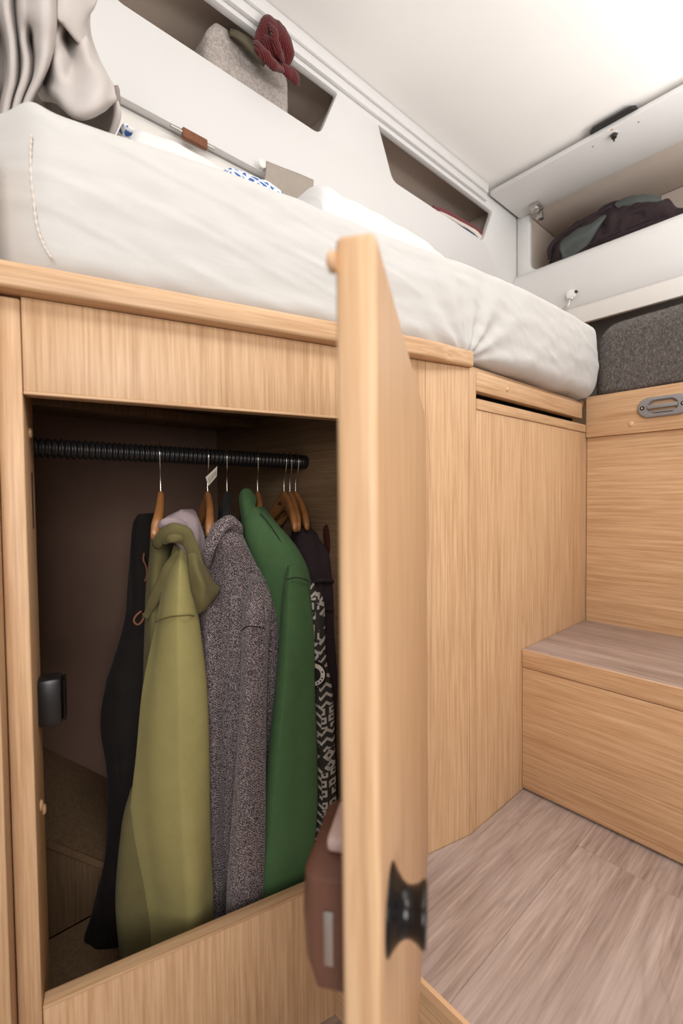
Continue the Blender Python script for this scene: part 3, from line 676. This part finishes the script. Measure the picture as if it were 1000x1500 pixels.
blob([(384, 58), (394, 66), (404, 78), (412, 92)], [.935, .925, .922, .93], [.012, .018, .018, .012], 'inner_fold', 'red_knit', bn, 0.8)
blob([(373, 62), (380, 72), (390, 84), (402, 96), (414, 103)], [.926, .915, .908, .908, .915], [.006, .011, .012, .011, .005], 'cuff', 'red_knit', bn, 0.8)
blob([(393, 34), (401, 47), (404, 64), (410, 80), (416, 92)], [.915, .905, .902, .905, .915], [.004, .008, .009, .008, .004], 'fold', 'red_knit', bn, 0.7)
blob([(404, 94), (416, 101), (427, 109), (434, 117), (438, 124)], [.925, .918, .915, .916, .92], [.006, .012, .014, .012, .003], 'tail', 'red_knit', bn, 0.6)
# folded textile in the second opening: red, cream and navy layers
tx = thing('folded_garment', 'folded red, cream and navy garment in the right shelf opening', 'garment', tuple(at(670, 335, v=1.0)))
def layer(top, bot, v0_, v1_, name, mat):
    a_ = [at(x, y, v=v0_) for x, y in top]; b_ = [at(x, y, v=v0_) for x, y in bot]
    back = [p + np.array([0.01, v1_ - v0_, -0.02]) for p in a_]
    MB().sheet([back, a_, b_, [p + np.array([0.003, 0.03, -0.004]) for p in b_]], 20, 40, (0.0006, 60)).build(name, mat, tx, smooth=True, solid=0.003)
layer([(632, 303), (644, 306), (660, 313), (680, 325), (697, 335), (711, 346)], [(634, 309), (648, 315), (664, 322), (681, 332), (696, 341), (709, 353)], 0.9725, 1.06, 'red_layer', 'red_cloth')
layer([(641, 311), (655, 317), (670, 325), (682, 331), (696, 339), (707, 350)], [(646, 316), (658, 321), (671, 329), (683, 336), (696, 345), (704, 356)], 0.9705, 1.04, 'cream_layer', 'cream_cloth')
layer([(655, 321), (666, 327), (674, 331), (684, 336), (696, 345), (702, 353)], [(656, 332), (668, 338), (680, 346), (690, 353), (696, 358), (700, 364)], 0.9690, 1.02, 'navy_layer', 'navy_cloth')
q = at(693.5, 349, v=0.9675); bx('care_label', (q[0] - 0.003, q[1], q[2] - 0.010), (q[0] + 0.002, q[1] + 0.001, q[2] + 0.004), 'cream_cloth', tx, 0)

# dark jacket in the rear cabinet
jk = thing('rolled_jacket', 'rolled dark plum jacket with grey-green lining in the rear cabinet', 'jacket', (1.93, 0.55, 1.4925))
sil = [(801, 392, 384), (805, 392, 362), (815, 388, 347), (835, 382, 330), (860, 374, 313), (890, 364, 297), (925, 352, 288), (955, 342, 287), (978, 333, 292), (995, 328, 304), (1020, 318, 300), (1060, 305, 290), (1090, 295, 289)]
rows = []
for i, (x, yb, yt) in enumerate(sil):
    pt_ = at(x, yt, u=1.89); hgt = max(0.012, pt_[2] - 1.4925); c = np.array([1.925, pt_[1], 1.4927 + hgt / 2])
    rows.append((c, np.array([0.062 if 1 < i < 11 else 0.03, 0, 0]), np.array([0, 0, hgt / 2])))
MB().loft(rows, 64, 130, 2.3, nz=(0.016, 30), seed=4).build('shell', 'plum_cloth', jk, smooth=True)
def jp(x, y, du=0.0): return at(x, y, u=1.872 + du)
def patch(cells, name, mat, parent, nr=20, nc=30, solid=0.003, nz=(0.002, 40)):
    return MB().sheet(cells, nr, nc, nz).build(name, mat, parent, smooth=True, solid=solid)
patch([[jp(819, 350, .014), jp(835, 341, .008), jp(855, 329, .008), jp(876, 316, .016), jp(889, 313, .02)],
       [jp(819, 361, -.012), jp(836, 352, -.026), jp(855, 342, -.028), jp(873, 329, -.020), jp(887, 317, -.004)],
       [jp(822, 372, -.016), jp(832, 372, -.004), jp(852, 358, -.012), jp(867, 345, -.016), jp(882, 323, -.006)],
       [jp(823, 379, -.004), jp(834, 378, -.010), jp(850, 367, -.010), jp(862, 356, -.006), jp(874, 336, .004)]], 'lining', 'teal_lining', jk, solid=0.006)
patch([[jp(902, 296, .02), jp(920, 288, .015), jp(945, 285, .015), jp(968, 288, .022)],
       [jp(900, 301, .006), jp(920, 296, .0), jp(945, 293, .0), jp(968, 293, .012)],
       [jp(906, 306, .008), jp(922, 301, .004), jp(945, 299, .004), jp(964, 297, .014)]], 'collar', 'teal_lining', jk)
for a_ in ([(842, 372), (880, 350), (920, 334), (960, 316), (985, 305)], [(868, 360), (905, 346), (945, 331), (985, 318)], [(885, 328), (915, 316), (950, 305), (975, 300)], [(803, 380), (806, 362), (824, 344), (858, 322), (895, 302)]):
    P = [at(x, y, u=1.868) for x, y in a_]
    MB().tube(P, [0.004] + [0.009] * (len(P) - 2) + [0.004], 10, 40).build('fold', 'plum_cloth', jk, smooth=True)
q = at(938, 340, u=1.845)
tg = thing('paper_scrap', 'small white scrap below the rolled jacket on the cabinet edge', 'scrap', (1.852, q[1], 1.4925))
MB().sheet([[(1.840, q[1] + 0.016, 1.4930), (1.840, q[1], 1.512), (1.840, q[1] - 0.016, 1.500)], [(1.852, q[1] + 0.016, 1.4930), (1.852, q[1], 1.518), (1.852, q[1] - 0.016, 1.508)]], 8, 14).build('scrap_sheet', 'white_plastic', tg, smooth=True, solid=0.001)

# ================================================================= on the wall below the shelf
q0 = at(250, 184, v=0.944); q1 = at(313, 218, v=0.944)
lp = thing('leather_pull', 'brown leather pull on a thin metal bar below the overhead shelf', 'pull', tuple((q0 + q1) / 2 - np.array([0, 0, 0.02])))
MB().tube([q0, q1], 0.0032, 10).build('bar', 'steel', lp, smooth='auto')
a_, b_ = q0 + (q1 - q0) * 0.25, q0 + (q1 - q0) * 0.83
def LPf(s, o, z): return a_ + (b_ - a_) * s + np.array([0, o, z])
bx('leather_tab', (0, -0.0052, -0.011), (1, 0.0052, 0.0085), 'leather', lp, 0.002, LPf)
q0 = at(390, 237, v=0.945)
lf = thing('linen_flap', 'small grey linen flap hanging by a white knob above the mattress', 'fabric', (at(424, 268, v=0.945)[0], 0.945, 1.33))
MB().sheet([[at(x, y, v=v) for x, y, v in ((390, 236, .944), (412, 245, .938), (436, 254, .944), (459, 264, .938))],
            [at(x, y, v=v) for x, y, v in ((388, 255, .940), (411, 264, .934), (435, 274, .941), (458, 282, .935))],
            [at(x, y, v=v) for x, y, v in ((385, 276, .940), (410, 285, .934), (434, 294, .941), (456, 299, .935))],
            [at(x, y, v=v) for x, y, v in ((383, 296, .940), (409, 305, .934), (433, 314, .941), (455, 319, .935))]], 24, 30).build('flap_cloth', 'linen_grey', lf, smooth=True, solid=0.002)
q = at(381, 243, v=0.945); MB().lathe((q[0], 0.9495, q[2]), (0, -1, 0), [(0, 0.005), (0.008, 0.005), (0.010, 0.009), (0.015, 0.0095), (0.018, 0.006), (0.0185, 0.0005)], 18).build('knob', 'white_plastic', lf, smooth='auto')

# ================================================================= bedding on the mattress
ZM = 1.052
dv = thing('duvet', 'crumpled white duvet lying on the mattress behind the grey blanket', 'duvet', (0.42, 0.8, ZM))
rows = []
for x, yt, v, hv_ in ((166, 204, .80, .03), (172, 196, .80, .05), (192, 184, .80, .06), (215, 184, .80, .06), (240, 194, .80, .06), (285, 216, .80, .06), (330, 241, .80, .06), (360, 260, .80, .05), (400, 287, .80, .03)):
    p = at(x, yt, v=v - hv_ * 0.5); h = max(0.01, p[2] - ZM + 0.004)
    rows.append(((p[0], v, ZM - 0.004 + h / 2), (0, hv_, 0), (0, 0, h / 2)))
MB().loft(rows, 48, 90, 2.2, nz=(0.006, 26), seed=2).build('cover', 'duvet_white', dv, smooth=True)
MB().loft([(at(x, y, v=.74), (0, .03, 0), (0, 0, r)) for x, y, r in ((172, 199, .004), (175, 200, .009), (180, 203, .008), (186, 208, .003))], 24, 20, 2, nz=(.004, 60)).build('print_corner', 'blue_print', dv, smooth=True)
pl = thing('printed_pillow', 'blue and white leaf-print pillow peeping above the mattress edge', 'pillow', (at(380, 265, v=.72)[0], .76, ZM))
rows = []
for x, yt in ((333, 254), (341, 247), (358, 251), (378, 259), (398, 270), (415, 281), (430, 298)):
    p = at(x, yt - 14, v=.66); h = max(0.008, p[2] - ZM + 0.004); rows.append(((p[0], .71, ZM - 0.003 + h / 2), (0, .06, 0), (0, 0, h / 2)))
MB().loft(rows, 40, 40, 2.4, nz=(.004, 30)).build('pillow_case', 'blue_print', pl, smooth=True)

wp = thing('white_pillow', 'plump white pillow behind the mattress edge, under the linen flap', 'pillow', (at(560, 300, v=.75)[0], .78, ZM))
rows = []
for x, yt in ((466, 276), (474, 258), (490, 262), (520, 279), (560, 301), (600, 325), (630, 343), (650, 362)):
    p = at(x, yt, v=.72); h = max(0.01, p[2] - ZM + 0.004); rows.append(((p[0], .79, ZM - 0.003 + h / 2), (0, .09, 0), (0, 0, h / 2)))
MB().loft(rows, 40, 60, 2.6, nz=(.004, 22), seed=8).build('pillow_case', 'duvet_white', wp, smooth=True)

# grey blanket draped over the corner of the bed
bl = thing('blanket', 'grey blanket heaped in folds on the left mattress corner', 'blanket', (0.12, 0.72, ZM))
def bp(x, y, d): return at(x, y, d=d)
ys = (-60, 0, 30, 60, 90, 120, 150, 182)
lines = [([-60] * 8, [.60] * 8), ([-34, -34, -32, -30, -28, -28, -30, -34], [.545] * 8), ([-10, -8, -4, 2, 8, 6, -2, -10], [.58, .58, .59, .61, .61, .60, .60, .60]),
         ([9, 9, 12, 17, 19, 18, 10, 4], [.545] * 5 + [.55, .555, .56]), ([21, 22, 24, 26, 29, 27, 17, 10], [.575, .58, .585, .595, .595, .59, .59, .59]),
         ([31, 32, 33, 35, 39, 36, 25, 16], [.545, .545, .548, .552, .552, .552, .555, .56]), ([44, 44, 45, 45, 50, 46, 33, 22], [.540, .540, .545, .585, .59, .585, .585, .585]),
         ([62, 62, 63, 61, 61, 54, 40, 28], [.530, .530, .532, .540, .542, .545, .55, .555]), ([74, 75, 77, 75, 70, 58, 43, 33], [.54, .54, .545, .55, .552, .555, .56, .565]), ([80, 81, 82, 79, 73, 59, 44, 34], [.575, .575, .58, .585, .585, .585, .59, .59])]
g_ = [[bp(l[0][r], ys[r], l[1][r]) for l in lines] for r in range(8)]
MB().sheet(g_, 70, 130, (0.0012, 25)).build('left_folds', 'blanket_grey', bl, smooth=True, solid=0.005)
# big loop on the right, hollow underneath
MB().sheet([[bp(x, y, d) for x, y, d in ((60, -40, .60), (80, -40, .57), (105, -40, .58), (128, -40, .62), (136, -40, .66))],
            [bp(x, y, d) for x, y, d in ((72, 8, .60), (84, 20, .575), (104, 14, .585), (122, 18, .62), (130, 10, .66))],
            [bp(x, y, d) for x, y, d in ((74, 50, .585), (82, 60, .57), (96, 50, .61), (122, 52, .60), (130, 44, .66))],
            [bp(x, y, d) for x, y, d in ((70, 90, .585), (86, 92, .56), (106, 92, .60), (130, 92, .585), (142, 84, .65))],
            [bp(x, y, d) for x, y, d in ((62, 110, .60), (84, 122, .565), (108, 132, .56), (146, 120, .565), (160, 118, .63))],
            [bp(x, y, d) for x, y, d in ((58, 128, .61), (80, 136, .565), (110, 158, .545), (146, 148, .55), (170, 142, .60))],
            [bp(x, y, d) for x, y, d in ((60, 142, .63), (82, 147, .58), (112, 170, .555), (144, 164, .56), (166, 146, .60))],
            [bp(x, y, d) for x, y, d in ((62, 146, .66), (84, 150, .62), (112, 171, .60), (144, 163, .60), (162, 150, .63))]], 70, 60, (0.0015, 30)).build('loop', 'blanket_grey', bl, smooth=True, solid=0.005)
MB().sheet([[bp(x, y, .66) for x, y in ((50, 130), (80, 130), (110, 130), (140, 130), (174, 128))],
            [bp(x, y, d) for x, y, d in ((48, 160, .66), (78, 160, .65), (108, 160, .67), (140, 160, .65), (174, 155, .63))],
            [bp(x, y, d) for x, y, d in ((46, 205, .66), (76, 205, .65), (108, 205, .67), (140, 208, .65), (162, 200, .63))]], 30, 50).build('underside', 'blanket_shaded', bl, smooth=True, solid=0.005)
MB().tube([bp(x, y, d) for x, y, d in ((163, 148, .60), (170, 152, .60), (172, 168, .605), (168, 185, .61), (160, 203, .615))], [.003, .004, .0045, .004, .003], 12, 30).build('hem', 'blanket_grey', bl, smooth=True)
MB().sheet([[bp(x, y, d) for x, y, d in ((84, -40, .56), (110, -40, .57), (142, -40, .60))],
            [bp(x, y, d) for x, y, d in ((83, 22, .56), (108, 10, .575), (140, 2, .60))],
            [bp(x, y, d) for x, y, d in ((88, 30, .565), (112, 50, .585), (126, 28, .60))],
            [bp(x, y, d) for x, y, d in ((106, 48, .585), (124, 72, .60), (128, 60, .61))],
            [bp(x, y, d) for x, y, d in ((124, 78, .60), (137, 92, .61), (134, 82, .62))]], 40, 30, (.001, 40)).build('top_fold', 'blanket_grey', bl, smooth=True, solid=0.004)

# ================================================================= hangers and clothes
def hanger(u, yaw, label, span=0.15, lean=0.0, hookdx=0.0, dz=0.0, wood='hanger_wood', name='clothes_hanger'):
    r = thing(name, label, 'hanger', (u, RV, RZ - 0.155), 'hangers on the black rail')
    ca, sa = math.cos(yaw), math.sin(yaw)
    def H(a, b, z): return np.array([u + b * ca + a * sa, RV + a * ca - b * sa, RZ + z])   # a along the arm (away from the room), b across
    hr = 0.0163
    P = [H(hr * math.sin(t_), hookdx * 0, hr * math.cos(t_)) for t_ in np.linspace(1.9, -1.75, 14)] + [H(-0.014, 0, -0.012), H(-0.010, 0, -0.022), H(-0.003, 0, -0.032), H(0, 0, -0.042), H(0, 0, -0.068)]
    MB().tube(P, 0.0012, 8, 60).build('hook', 'chrome', r, smooth=True)
    rows = []
    for t_ in np.linspace(-1, 1, 15):
        zc = -0.078 - 0.050 * abs(t_) ** 1.4; hh = 0.019 - 0.007 * abs(t_); ww = 0.0062 + 0.0012 * abs(t_)
        if abs(t_) > 0.99: hh *= 0.5; ww *= 0.6
        rows.append((H(span * t_, -0.018 * t_ * t_ * 0.6, zc + dz), H(0, ww, 0) - H(0, 0, 0), (0, 0, hh)))
    MB().loft(rows, 18, 40, 2.6).build('arms', wood, r, smooth=True)
    return r, H
hg1, _ = hanger(0.281, 0.36, 'leftmost wooden hanger, seen end on, carrying the olive coat', 0.045)
hg2, H2 = hanger(0.362, 0.27, 'wooden hanger with a price tag, carrying the grey herringbone coat', 0.065)
hg3, _ = hanger(0.399, 0.42, 'dark hanger between the herringbone coat and green shirt', 0.07, wood='charcoal_cloth')
hg4, _ = hanger(0.462, 0.42, 'wooden hanger under the green shirt collar', 0.085)
hg5, H5 = hanger(0.522, 0.25, 'wooden hanger with dark lettering, first of the three crowded together', 0.085)
hg6, _ = hanger(0.536, 0.33, 'wooden hanger in the middle of the three crowded together', 0.085)
hg7, _ = hanger(0.550, 0.18, 'wooden hanger closest to the wardrobe partition', 0.07)
# small dark lettering burnt into the fifth hanger
tc = bpy.data.curves.new('lettering', 'FONT'); tc.body = 'mable'; tc.size = 0.013; tc.extrude = 0.0002; tc.align_x = 'CENTER'; tc.align_y = 'CENTER'
tmp = bpy.data.objects.new('tmp', tc); COL.objects.link(tmp); bpy.context.view_layer.update()
lm = bpy.data.meshes.new_from_object(tmp.evaluated_get(bpy.context.evaluated_depsgraph_get())); bpy.data.objects.remove(tmp)
mx = -(H5(1, 0, 0) - H5(0, 0, 0)); mz = -(H5(0, 1, 0) - H5(0, 0, 0)); my = np.array([0, 0, 1.0]); oo = H5(0.012, -0.0068, -0.083) - np.array(hg5.location)
lm.transform(Matrix(((mx[0], my[0], mz[0], oo[0]), (mx[1], my[1], mz[1], oo[1]), (mx[2], my[2], mz[2], oo[2]), (0, 0, 0, 1))))
lm.materials.clear(); lm.materials.append(MAT['ink']); lo_ = bpy.data.objects.new('lettering', lm); COL.objects.link(lo_); lo_.parent = hg5
# price tag on the second hook
tp = [at(x, y, v=0.738) for x, y in ((301, 699), (318, 683), (317, 698), (305, 712))]
mbt = MB(); mbt.add(tp + [p + np.array([0.0006, 0.0006, 0]) for p in tp], [(0, 1, 2, 3), (7, 6, 5, 4), (0, 4, 5, 1), (1, 5, 6, 2), (2, 6, 7, 3), (3, 7, 4, 0)])
tagp = mbt.build('price_tag', 'paper', hg2)
for f in (0.2, 0.35, 0.5, 0.62, 0.75, 0.88):
    a_ = tp[0] + (tp[1] - tp[0]) * f; b_ = tp[3] + (tp[2] - tp[3]) * f; off = -CF * 0.0006
    s0, s1 = a_ + (b_ - a_) * 0.3 + off, a_ + (b_ - a_) * 0.85 + off
    MB().tube([s0, s1], 0.0004, 4).build('bar', 'ink', tagp)

def garment(name, label, cat_, base): return thing(name, label, cat_, base, 'clothes hanging in the wardrobe')
def tube_px(rows, dep, name, mat, parent, fold=(0, 0, 0), nz=(0.003, 25), n=64, k=80, ex=2.2, seed=0, tilt=0.0, skew=0.0):
    """a hanging tube of cloth; rows (y, x left, x right, v of its middle)"""
    out = []
    for y, xl, xr, v in rows:
        c = at((xl + xr) / 2, y, v=v); d = (c - CAM) @ CF; hw = (xr - xl) / 2 * d / FPX
        f2 = np.array([CF[0] * math.cos(tilt) - CF[1] * math.sin(tilt), CF[0] * math.sin(tilt) + CF[1] * math.cos(tilt), 0])
        out.append((c, np.array([CR[0], CR[1], 0]) * hw, f2 * dep - np.array([CR[0], CR[1], 0]) * hw * skew))
    return MB().loft(out, n, k, ex, fold, (nz[0] * 1.5, nz[1] * 1.15), seed=seed, zf=0.2).build(name, mat, parent, smooth=True)
def body(rows, name, mat, parent, yaw=0, fold=(0.05, 7, 0), nz=(0.006, 18), seed=0, ex=2.6):
    """garment body hung along the hanger; rows (z, u, v, half thickness, half width)"""
    a_ = np.array([math.cos(yaw), -math.sin(yaw), 0]); b_ = np.array([math.sin(yaw), math.cos(yaw), 0])
    return MB().loft([((u, v, z), a_ * hu, b_ * hv_) for z, u, v, hu, hv_ in rows], 60, 60, ex, fold, nz, seed=seed).build(name, mat, parent, smooth=True)

# --- olive coat
oc_ = garment('olive_coat', 'olive green hooded coat at the left end of the rail', 'coat', (0.27, 0.80, -0.12))
body([(0.565, .298, .81, .014, .05), (0.53, .300, .81, .018, .07), (0.47, .302, .82, .022, .08), (0.35, .304, .83, .026, .09), (0.15, .304, .83, .030, .095), (0.0, .302, .83, .032, .10), (-0.11, .30, .83, .032, .10)], 'coat_body', 'olive_shaded', oc_, 0.42)
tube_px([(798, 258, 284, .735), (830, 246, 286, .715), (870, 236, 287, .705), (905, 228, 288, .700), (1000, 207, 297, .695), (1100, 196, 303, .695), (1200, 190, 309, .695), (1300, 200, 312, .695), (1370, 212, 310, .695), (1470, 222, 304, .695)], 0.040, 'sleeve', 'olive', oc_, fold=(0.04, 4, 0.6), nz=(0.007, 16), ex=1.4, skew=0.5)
tube_px([(1150, 192, 240, .745), (1200, 178, 245, .745), (1300, 171, 250, .745), (1380, 178, 255, .745), (1470, 186, 255, .745)], 0.03, 'coat_skirt', 'olive_shaded', oc_, nz=(0.004, 20))
P = [at(x, y, v=v) for x, y, v in ((228, 911, .692), (240, 906, .675), (252, 903, .661), (264, 902, .650), (274, 901, .645), (282, 902, .656), (289, 904, .684))]
MB().tube(P, 0.0011, 6, 24).build('shoulder_seam', 'stitch_olive', oc_, smooth=True)
# hood: lining bulging up behind, olive shell folded over, flap hanging on the right
tube_px([(746, 268, 277, .72), (752, 252, 284, .715), (764, 240, 291, .71), (785, 250, 297, .71), (806, 268, 300, .71), (824, 280, 300, .71), (833, 286, 297, .71)], 0.026, 'hood_lining', 'lilac_lining', oc_, nz=(0.004, 40), k=50)
blob([(234, 772), (240, 766), (256, 764), (270, 770), (277, 782)], [.70, .69, .685, .688, .70], [.003, .006, .006, .006, .003], 'lining_fold', 'lilac_lining', oc_, 0.7, nz=0.002)
blob([(228, 800), (238, 784), (256, 776), (272, 784), (282, 806), (288, 832), (297, 862), (300, 884)], [.72, .69, .672, .668, .668, .672, .68, .695], [.006, .010, .011, .011, .010, .010, .010, .004], 'hood_shell', 'olive_shaded', oc_, 0.55, nz=0.003)
patch([[at(x, y, v=v) for x, y, v in ((272, 792, .68), (282, 800, .67), (290, 812, .675), (297, 826, .69))],
       [at(x, y, v=v) for x, y, v in ((277, 826, .665), (290, 836, .65), (303, 846, .66), (312, 854, .675))],
       [at(x, y, v=v) for x, y, v in ((282, 862, .665), (296, 866, .642), (311, 868, .655), (321, 863, .675))],
       [at(x, y, v=v) for x, y, v in ((286, 890, .675), (296, 889, .655), (307, 883, .665), (318, 873, .68))],
       [at(x, y, v=v) for x, y, v in ((287, 902, .69), (293, 897, .675), (301, 890, .675), (313, 879, .69))]], 'hood_flap', 'olive_shaded', oc_, 30, 30, 0.004, (0.003, 40))
blob([(262, 806), (248, 830), (236, 856), (224, 882), (213, 905)], [.70, .705, .72, .74, .76], [.004, .008, .009, .008, .005], 'hood_edge', 'olive_shaded', oc_, 0.5, nz=0.001)
blob([(240, 794), (250, 789), (262, 789), (272, 797)], [.69, .672, .668, .676], [.004, .007, .007, .004], 'collar_roll', 'olive_shaded', oc_, 0.7, nz=0.002)
MB().tube([at(x, y, v=.77) for x, y in ((207, 895), (199, 902), (196, 910), (202, 915), (209, 908), (210, 898))], 0.0016, 8, 30).build('cord_loop', 'leather', oc_, smooth=True)
# --- black jacket behind it
bj = garment('black_jacket', 'black jacket hanging behind the olive coat, nearest the left side', 'jacket', (0.2, 0.95, -0.12))
tube_px([(752, 212, 232, .90), (770, 202, 240, .90), (820, 197, 246, .90), (900, 191, 246, .90), (960, 170, 240, .90), (1010, 154, 235, .90), (1060, 152, 235, .90), (1130, 166, 238, .90), (1200, 163, 238, .90), (1290, 146, 240, .90), (1370, 128, 240, .90), (1450, 116, 240, .90)], 0.045, 'jacket_body', 'black_cloth', bj, fold=(0.05, 5, 0), nz=(0.006, 30))
MB().tube([at(x, y, v=.845) for x, y in ((211, 810), (210, 820), (214, 830), (215, 842), (212, 852))], 0.0016, 8, 24).build('pull_cord', 'leather', bj, smooth=True)
# --- herringbone coat
hb = garment('herringbone_coat', 'grey herringbone wool coat, second from the left end', 'coat', (0.37, 0.80, -0.12))
body([(0.56, .375, .80, .018, .06), (0.52, .375, .80, .026, .10), (0.44, .375, .80, .034, .12), (0.25, .375, .80, .036, .13), (0.05, .372, .80, .036, .13), (-0.11, .37, .80, .034, .13)], 'coat_back', 'herringbone', hb, 0.35)
tube_px([(772, 322, 348, .70), (790, 312, 357, .685), (820, 303, 374, .695), (855, 299, 390, .700), (900, 297, 400, .700), (960, 297, 402, .700), (1040, 298, 400, .700), (1110, 302, 392, .700), (1200, 308, 385, .700), (1290, 312, 382, .700), (1360, 314, 378, .700), (1440, 314, 372, .700)], 0.035, 'coat_front', 'herringbone', hb, fold=(0.09, 5, 1.0), nz=(0.005, 18), ex=2.1)
tube_px([(846, 372, 380, .655), (885, 358, 392, .637), (925, 354, 390, .630), (1000, 350, 388, .628), (1100, 346, 387, .628), (1200, 340, 387, .628), (1290, 332, 385, .628), (1350, 328, 382, .628), (1420, 322, 376, .628)], 0.028, 'sleeve', 'herringbone', hb, nz=(0.006, 14), ex=1.6, skew=-0.2)
blob([(302, 838), (304, 815), (311, 792), (323, 772), (337, 765), (346, 773), (349, 788)], [.69, .672, .662, .66, .66, .665, .675], [.004, .008, .010, .011, .011, .010, .004], 'collar', 'herringbone', hb, 0.6, nz=0.001)
P = [at(x, y, v=v) for x, y, v in ((353, 924, .606), (362, 918, .6035), (376, 918, .6035), (388, 921, .609))]
MB().tube(P, 0.0009, 6, 24).build('sleeve_seam', 'black_cloth', hb, smooth=True)
# --- dark garment on the third hanger
db = garment('dark_top', 'dark top half hidden between the herringbone coat and green shirt', 'top', (0.40, 0.80, -0.1))
body([(0.60, .420, .81, .008, .04), (0.57, .424, .82, .010, .06), (0.50, .430, .84, .012, .07), (0.2, .432, .84, .012, .075), (-0.08, .432, .84, .012, .075)], 'top_body', 'black_cloth', db, 0.4, fold=(0.03, 5, 0), nz=(0.003, 20))
# --- green shirt
gs = garment('green_shirt', 'green canvas overshirt in the middle of the rail', 'shirt', (0.45, 0.78, -0.1))
body([(0.605, .458, .79, .010, .04), (0.57, .468, .80, .016, .07), (0.50, .476, .81, .020, .09), (0.25, .478, .81, .022, .10), (0.0, .472, .81, .022, .10), (-0.09, .470, .81, .022, .10)], 'shirt_body', 'green_canvas', gs, 0.42, nz=(0.004, 20))
tube_px([(742, 364, 385, .715), (760, 358, 400, .70), (785, 360, 421, .685), (815, 368, 440, .675), (850, 380, 452, .668), (930, 386, 458, .665), (1050, 386, 459, .665), (1180, 378, 457, .665), (1290, 366, 444, .665), (1400, 354, 430, .665)], 0.032, 'shirt_front', 'green_canvas', gs, fold=(0.03, 4, 0), nz=(0.003, 22), ex=2.3)
tube_px([(826, 424, 444, .640), (846, 421, 452, .630), (880, 418, 457, .624), (930, 414, 461, .620), (1010, 407, 461, .620), (1090, 398, 462, .620), (1200, 384, 461, .620), (1290, 370, 450, .620), (1340, 362, 442, .620), (1420, 350, 430, .620)], 0.032, 'sleeve', 'green_canvas', gs, nz=(0.006, 14), ex=1.3, skew=-0.55)
P = [at(x, y, v=v) for x, y, v in ((420, 849, .607), (432, 846, .604), (444, 848, .605), (453, 852, .612))]
MB().tube(P, 0.0009, 6, 20).build('yoke_seam', 'charcoal_cloth', gs, smooth=True)
P = [at(x, y, v=v) for x, y, v in ((381, 752, .672), (393, 766, .660), (406, 785, .650), (418, 806, .643))]
MB().tube(P, 0.0009, 6, 30).build('shoulder_stitch', 'charcoal_cloth', gs, smooth=True)
patch([[at(x, y, v=v) for x, y, v in ((351, 726, .72), (356, 717, .71), (366, 717, .705), (375, 730, .70))],
       [at(x, y, v=v) for x, y, v in ((352, 742, .71), (357, 738, .695), (366, 738, .69), (373, 744, .69))],
       [at(x, y, v=v) for x, y, v in ((355, 766, .71), (360, 762, .695), (366, 758, .69), (371, 754, .69))],
       [at(x, y, v=v) for x, y, v in ((352, 790, .71), (358, 782, .70), (364, 772, .695), (369, 762, .69))]], 'collar', 'green_canvas', gs, 24, 20, 0.004, (0.001, 40))
# --- printed shirt
ps = garment('printed_shirt', 'black and white block-print shirt with a round badge, right of the green shirt', 'shirt', (0.49, 0.70, 0.0))
tube_px([(850, 440, 455, .655), (868, 440, 467, .650), (888, 440, 475, .648), (960, 440, 477, .645), (1010, 440, 484, .645), (1090, 440, 489, .645), (1180, 440, 492, .645), (1215, 440, 491, .645), (1238, 440, 472, .645)], 0.022, 'shirt_body', 'block_print', ps, fold=(0.06, 5, 0.4), nz=(0.002, 30), ex=2.3)
bc = at(459, 988, v=.620); bn_ = -CF.copy(); bn_[2] = 0; bn_ /= np.linalg.norm(bn_)
bdg = MB().lathe(bc, bn_, [(-0.004, 0.0225), (0, 0.0225), (0.0008, 0.0215)], 32).build('badge', 'black_cloth', ps)
MB().lathe(bc + bn_ * 0.0009, bn_, [(0, 0.0195), (0.0004, 0.0195)], 32).build('badge_ring', 'cream_cloth', bdg)
MB().lathe(bc + bn_ * 0.0014, bn_, [(0, 0.0125), (0.0004, 0.0125)], 32).build('badge_centre', 'charcoal_cloth', bdg)
for a_ in (-0.9, -0.55, -0.2, 0.5):
    c = bc + bn_ * 0.0014 + 0.016 * (np.array([CR[0], CR[1], 0]) * math.cos(a_ - 0.2) + np.array([0, 0, math.sin(a_ - 0.2)]))
    MB().lathe(c, bn_, [(0, 0.0016), (0.0004, 0.0016)], 6).build('badge_mark', 'ink', bdg)
# --- black jackets at the right end
pj = garment('quilted_jacket', 'black quilted jacket at the right end of the rail behind the door', 'jacket', (0.54, 0.76, -0.05))
tube_px([(772, 432, 452, .735), (790, 428, 468, .72), (830, 432, 484, .71), (900, 440, 492, .70), (1000, 446, 502, .70), (1120, 446, 506, .70), (1260, 440, 500, .70), (1380, 430, 490, .70)], 0.035, 'jacket_body', 'plum_cloth', pj, fold=(0.03, 5, 0), nz=(0.005, 40))
for k in range(9):
    y = 850 + 42 * k; P = [at(x, y + dy, v=v) for x, dy, v in ((452, 6, .682), (470, 0, .670), (488, 2, .672), (500, 8, .684))]
    MB().tube(P, [.001, .0045, .004, .001], 8, 16).build('quilt_roll', 'plum_cloth', pj, smooth=True)
pr_ = garment('rust_top', 'dark rust-red top on the hanger against the partition', 'top', (0.555, 0.72, 0.1))
tube_px([(764, 476, 486, .70), (780, 472, 500, .69), (820, 478, 512, .68), (900, 484, 520, .68), (1100, 486, 524, .68), (1200, 486, 524, .68)], 0.02, 'top_body', 'rust_cloth', pr_, nz=(0.003, 30))
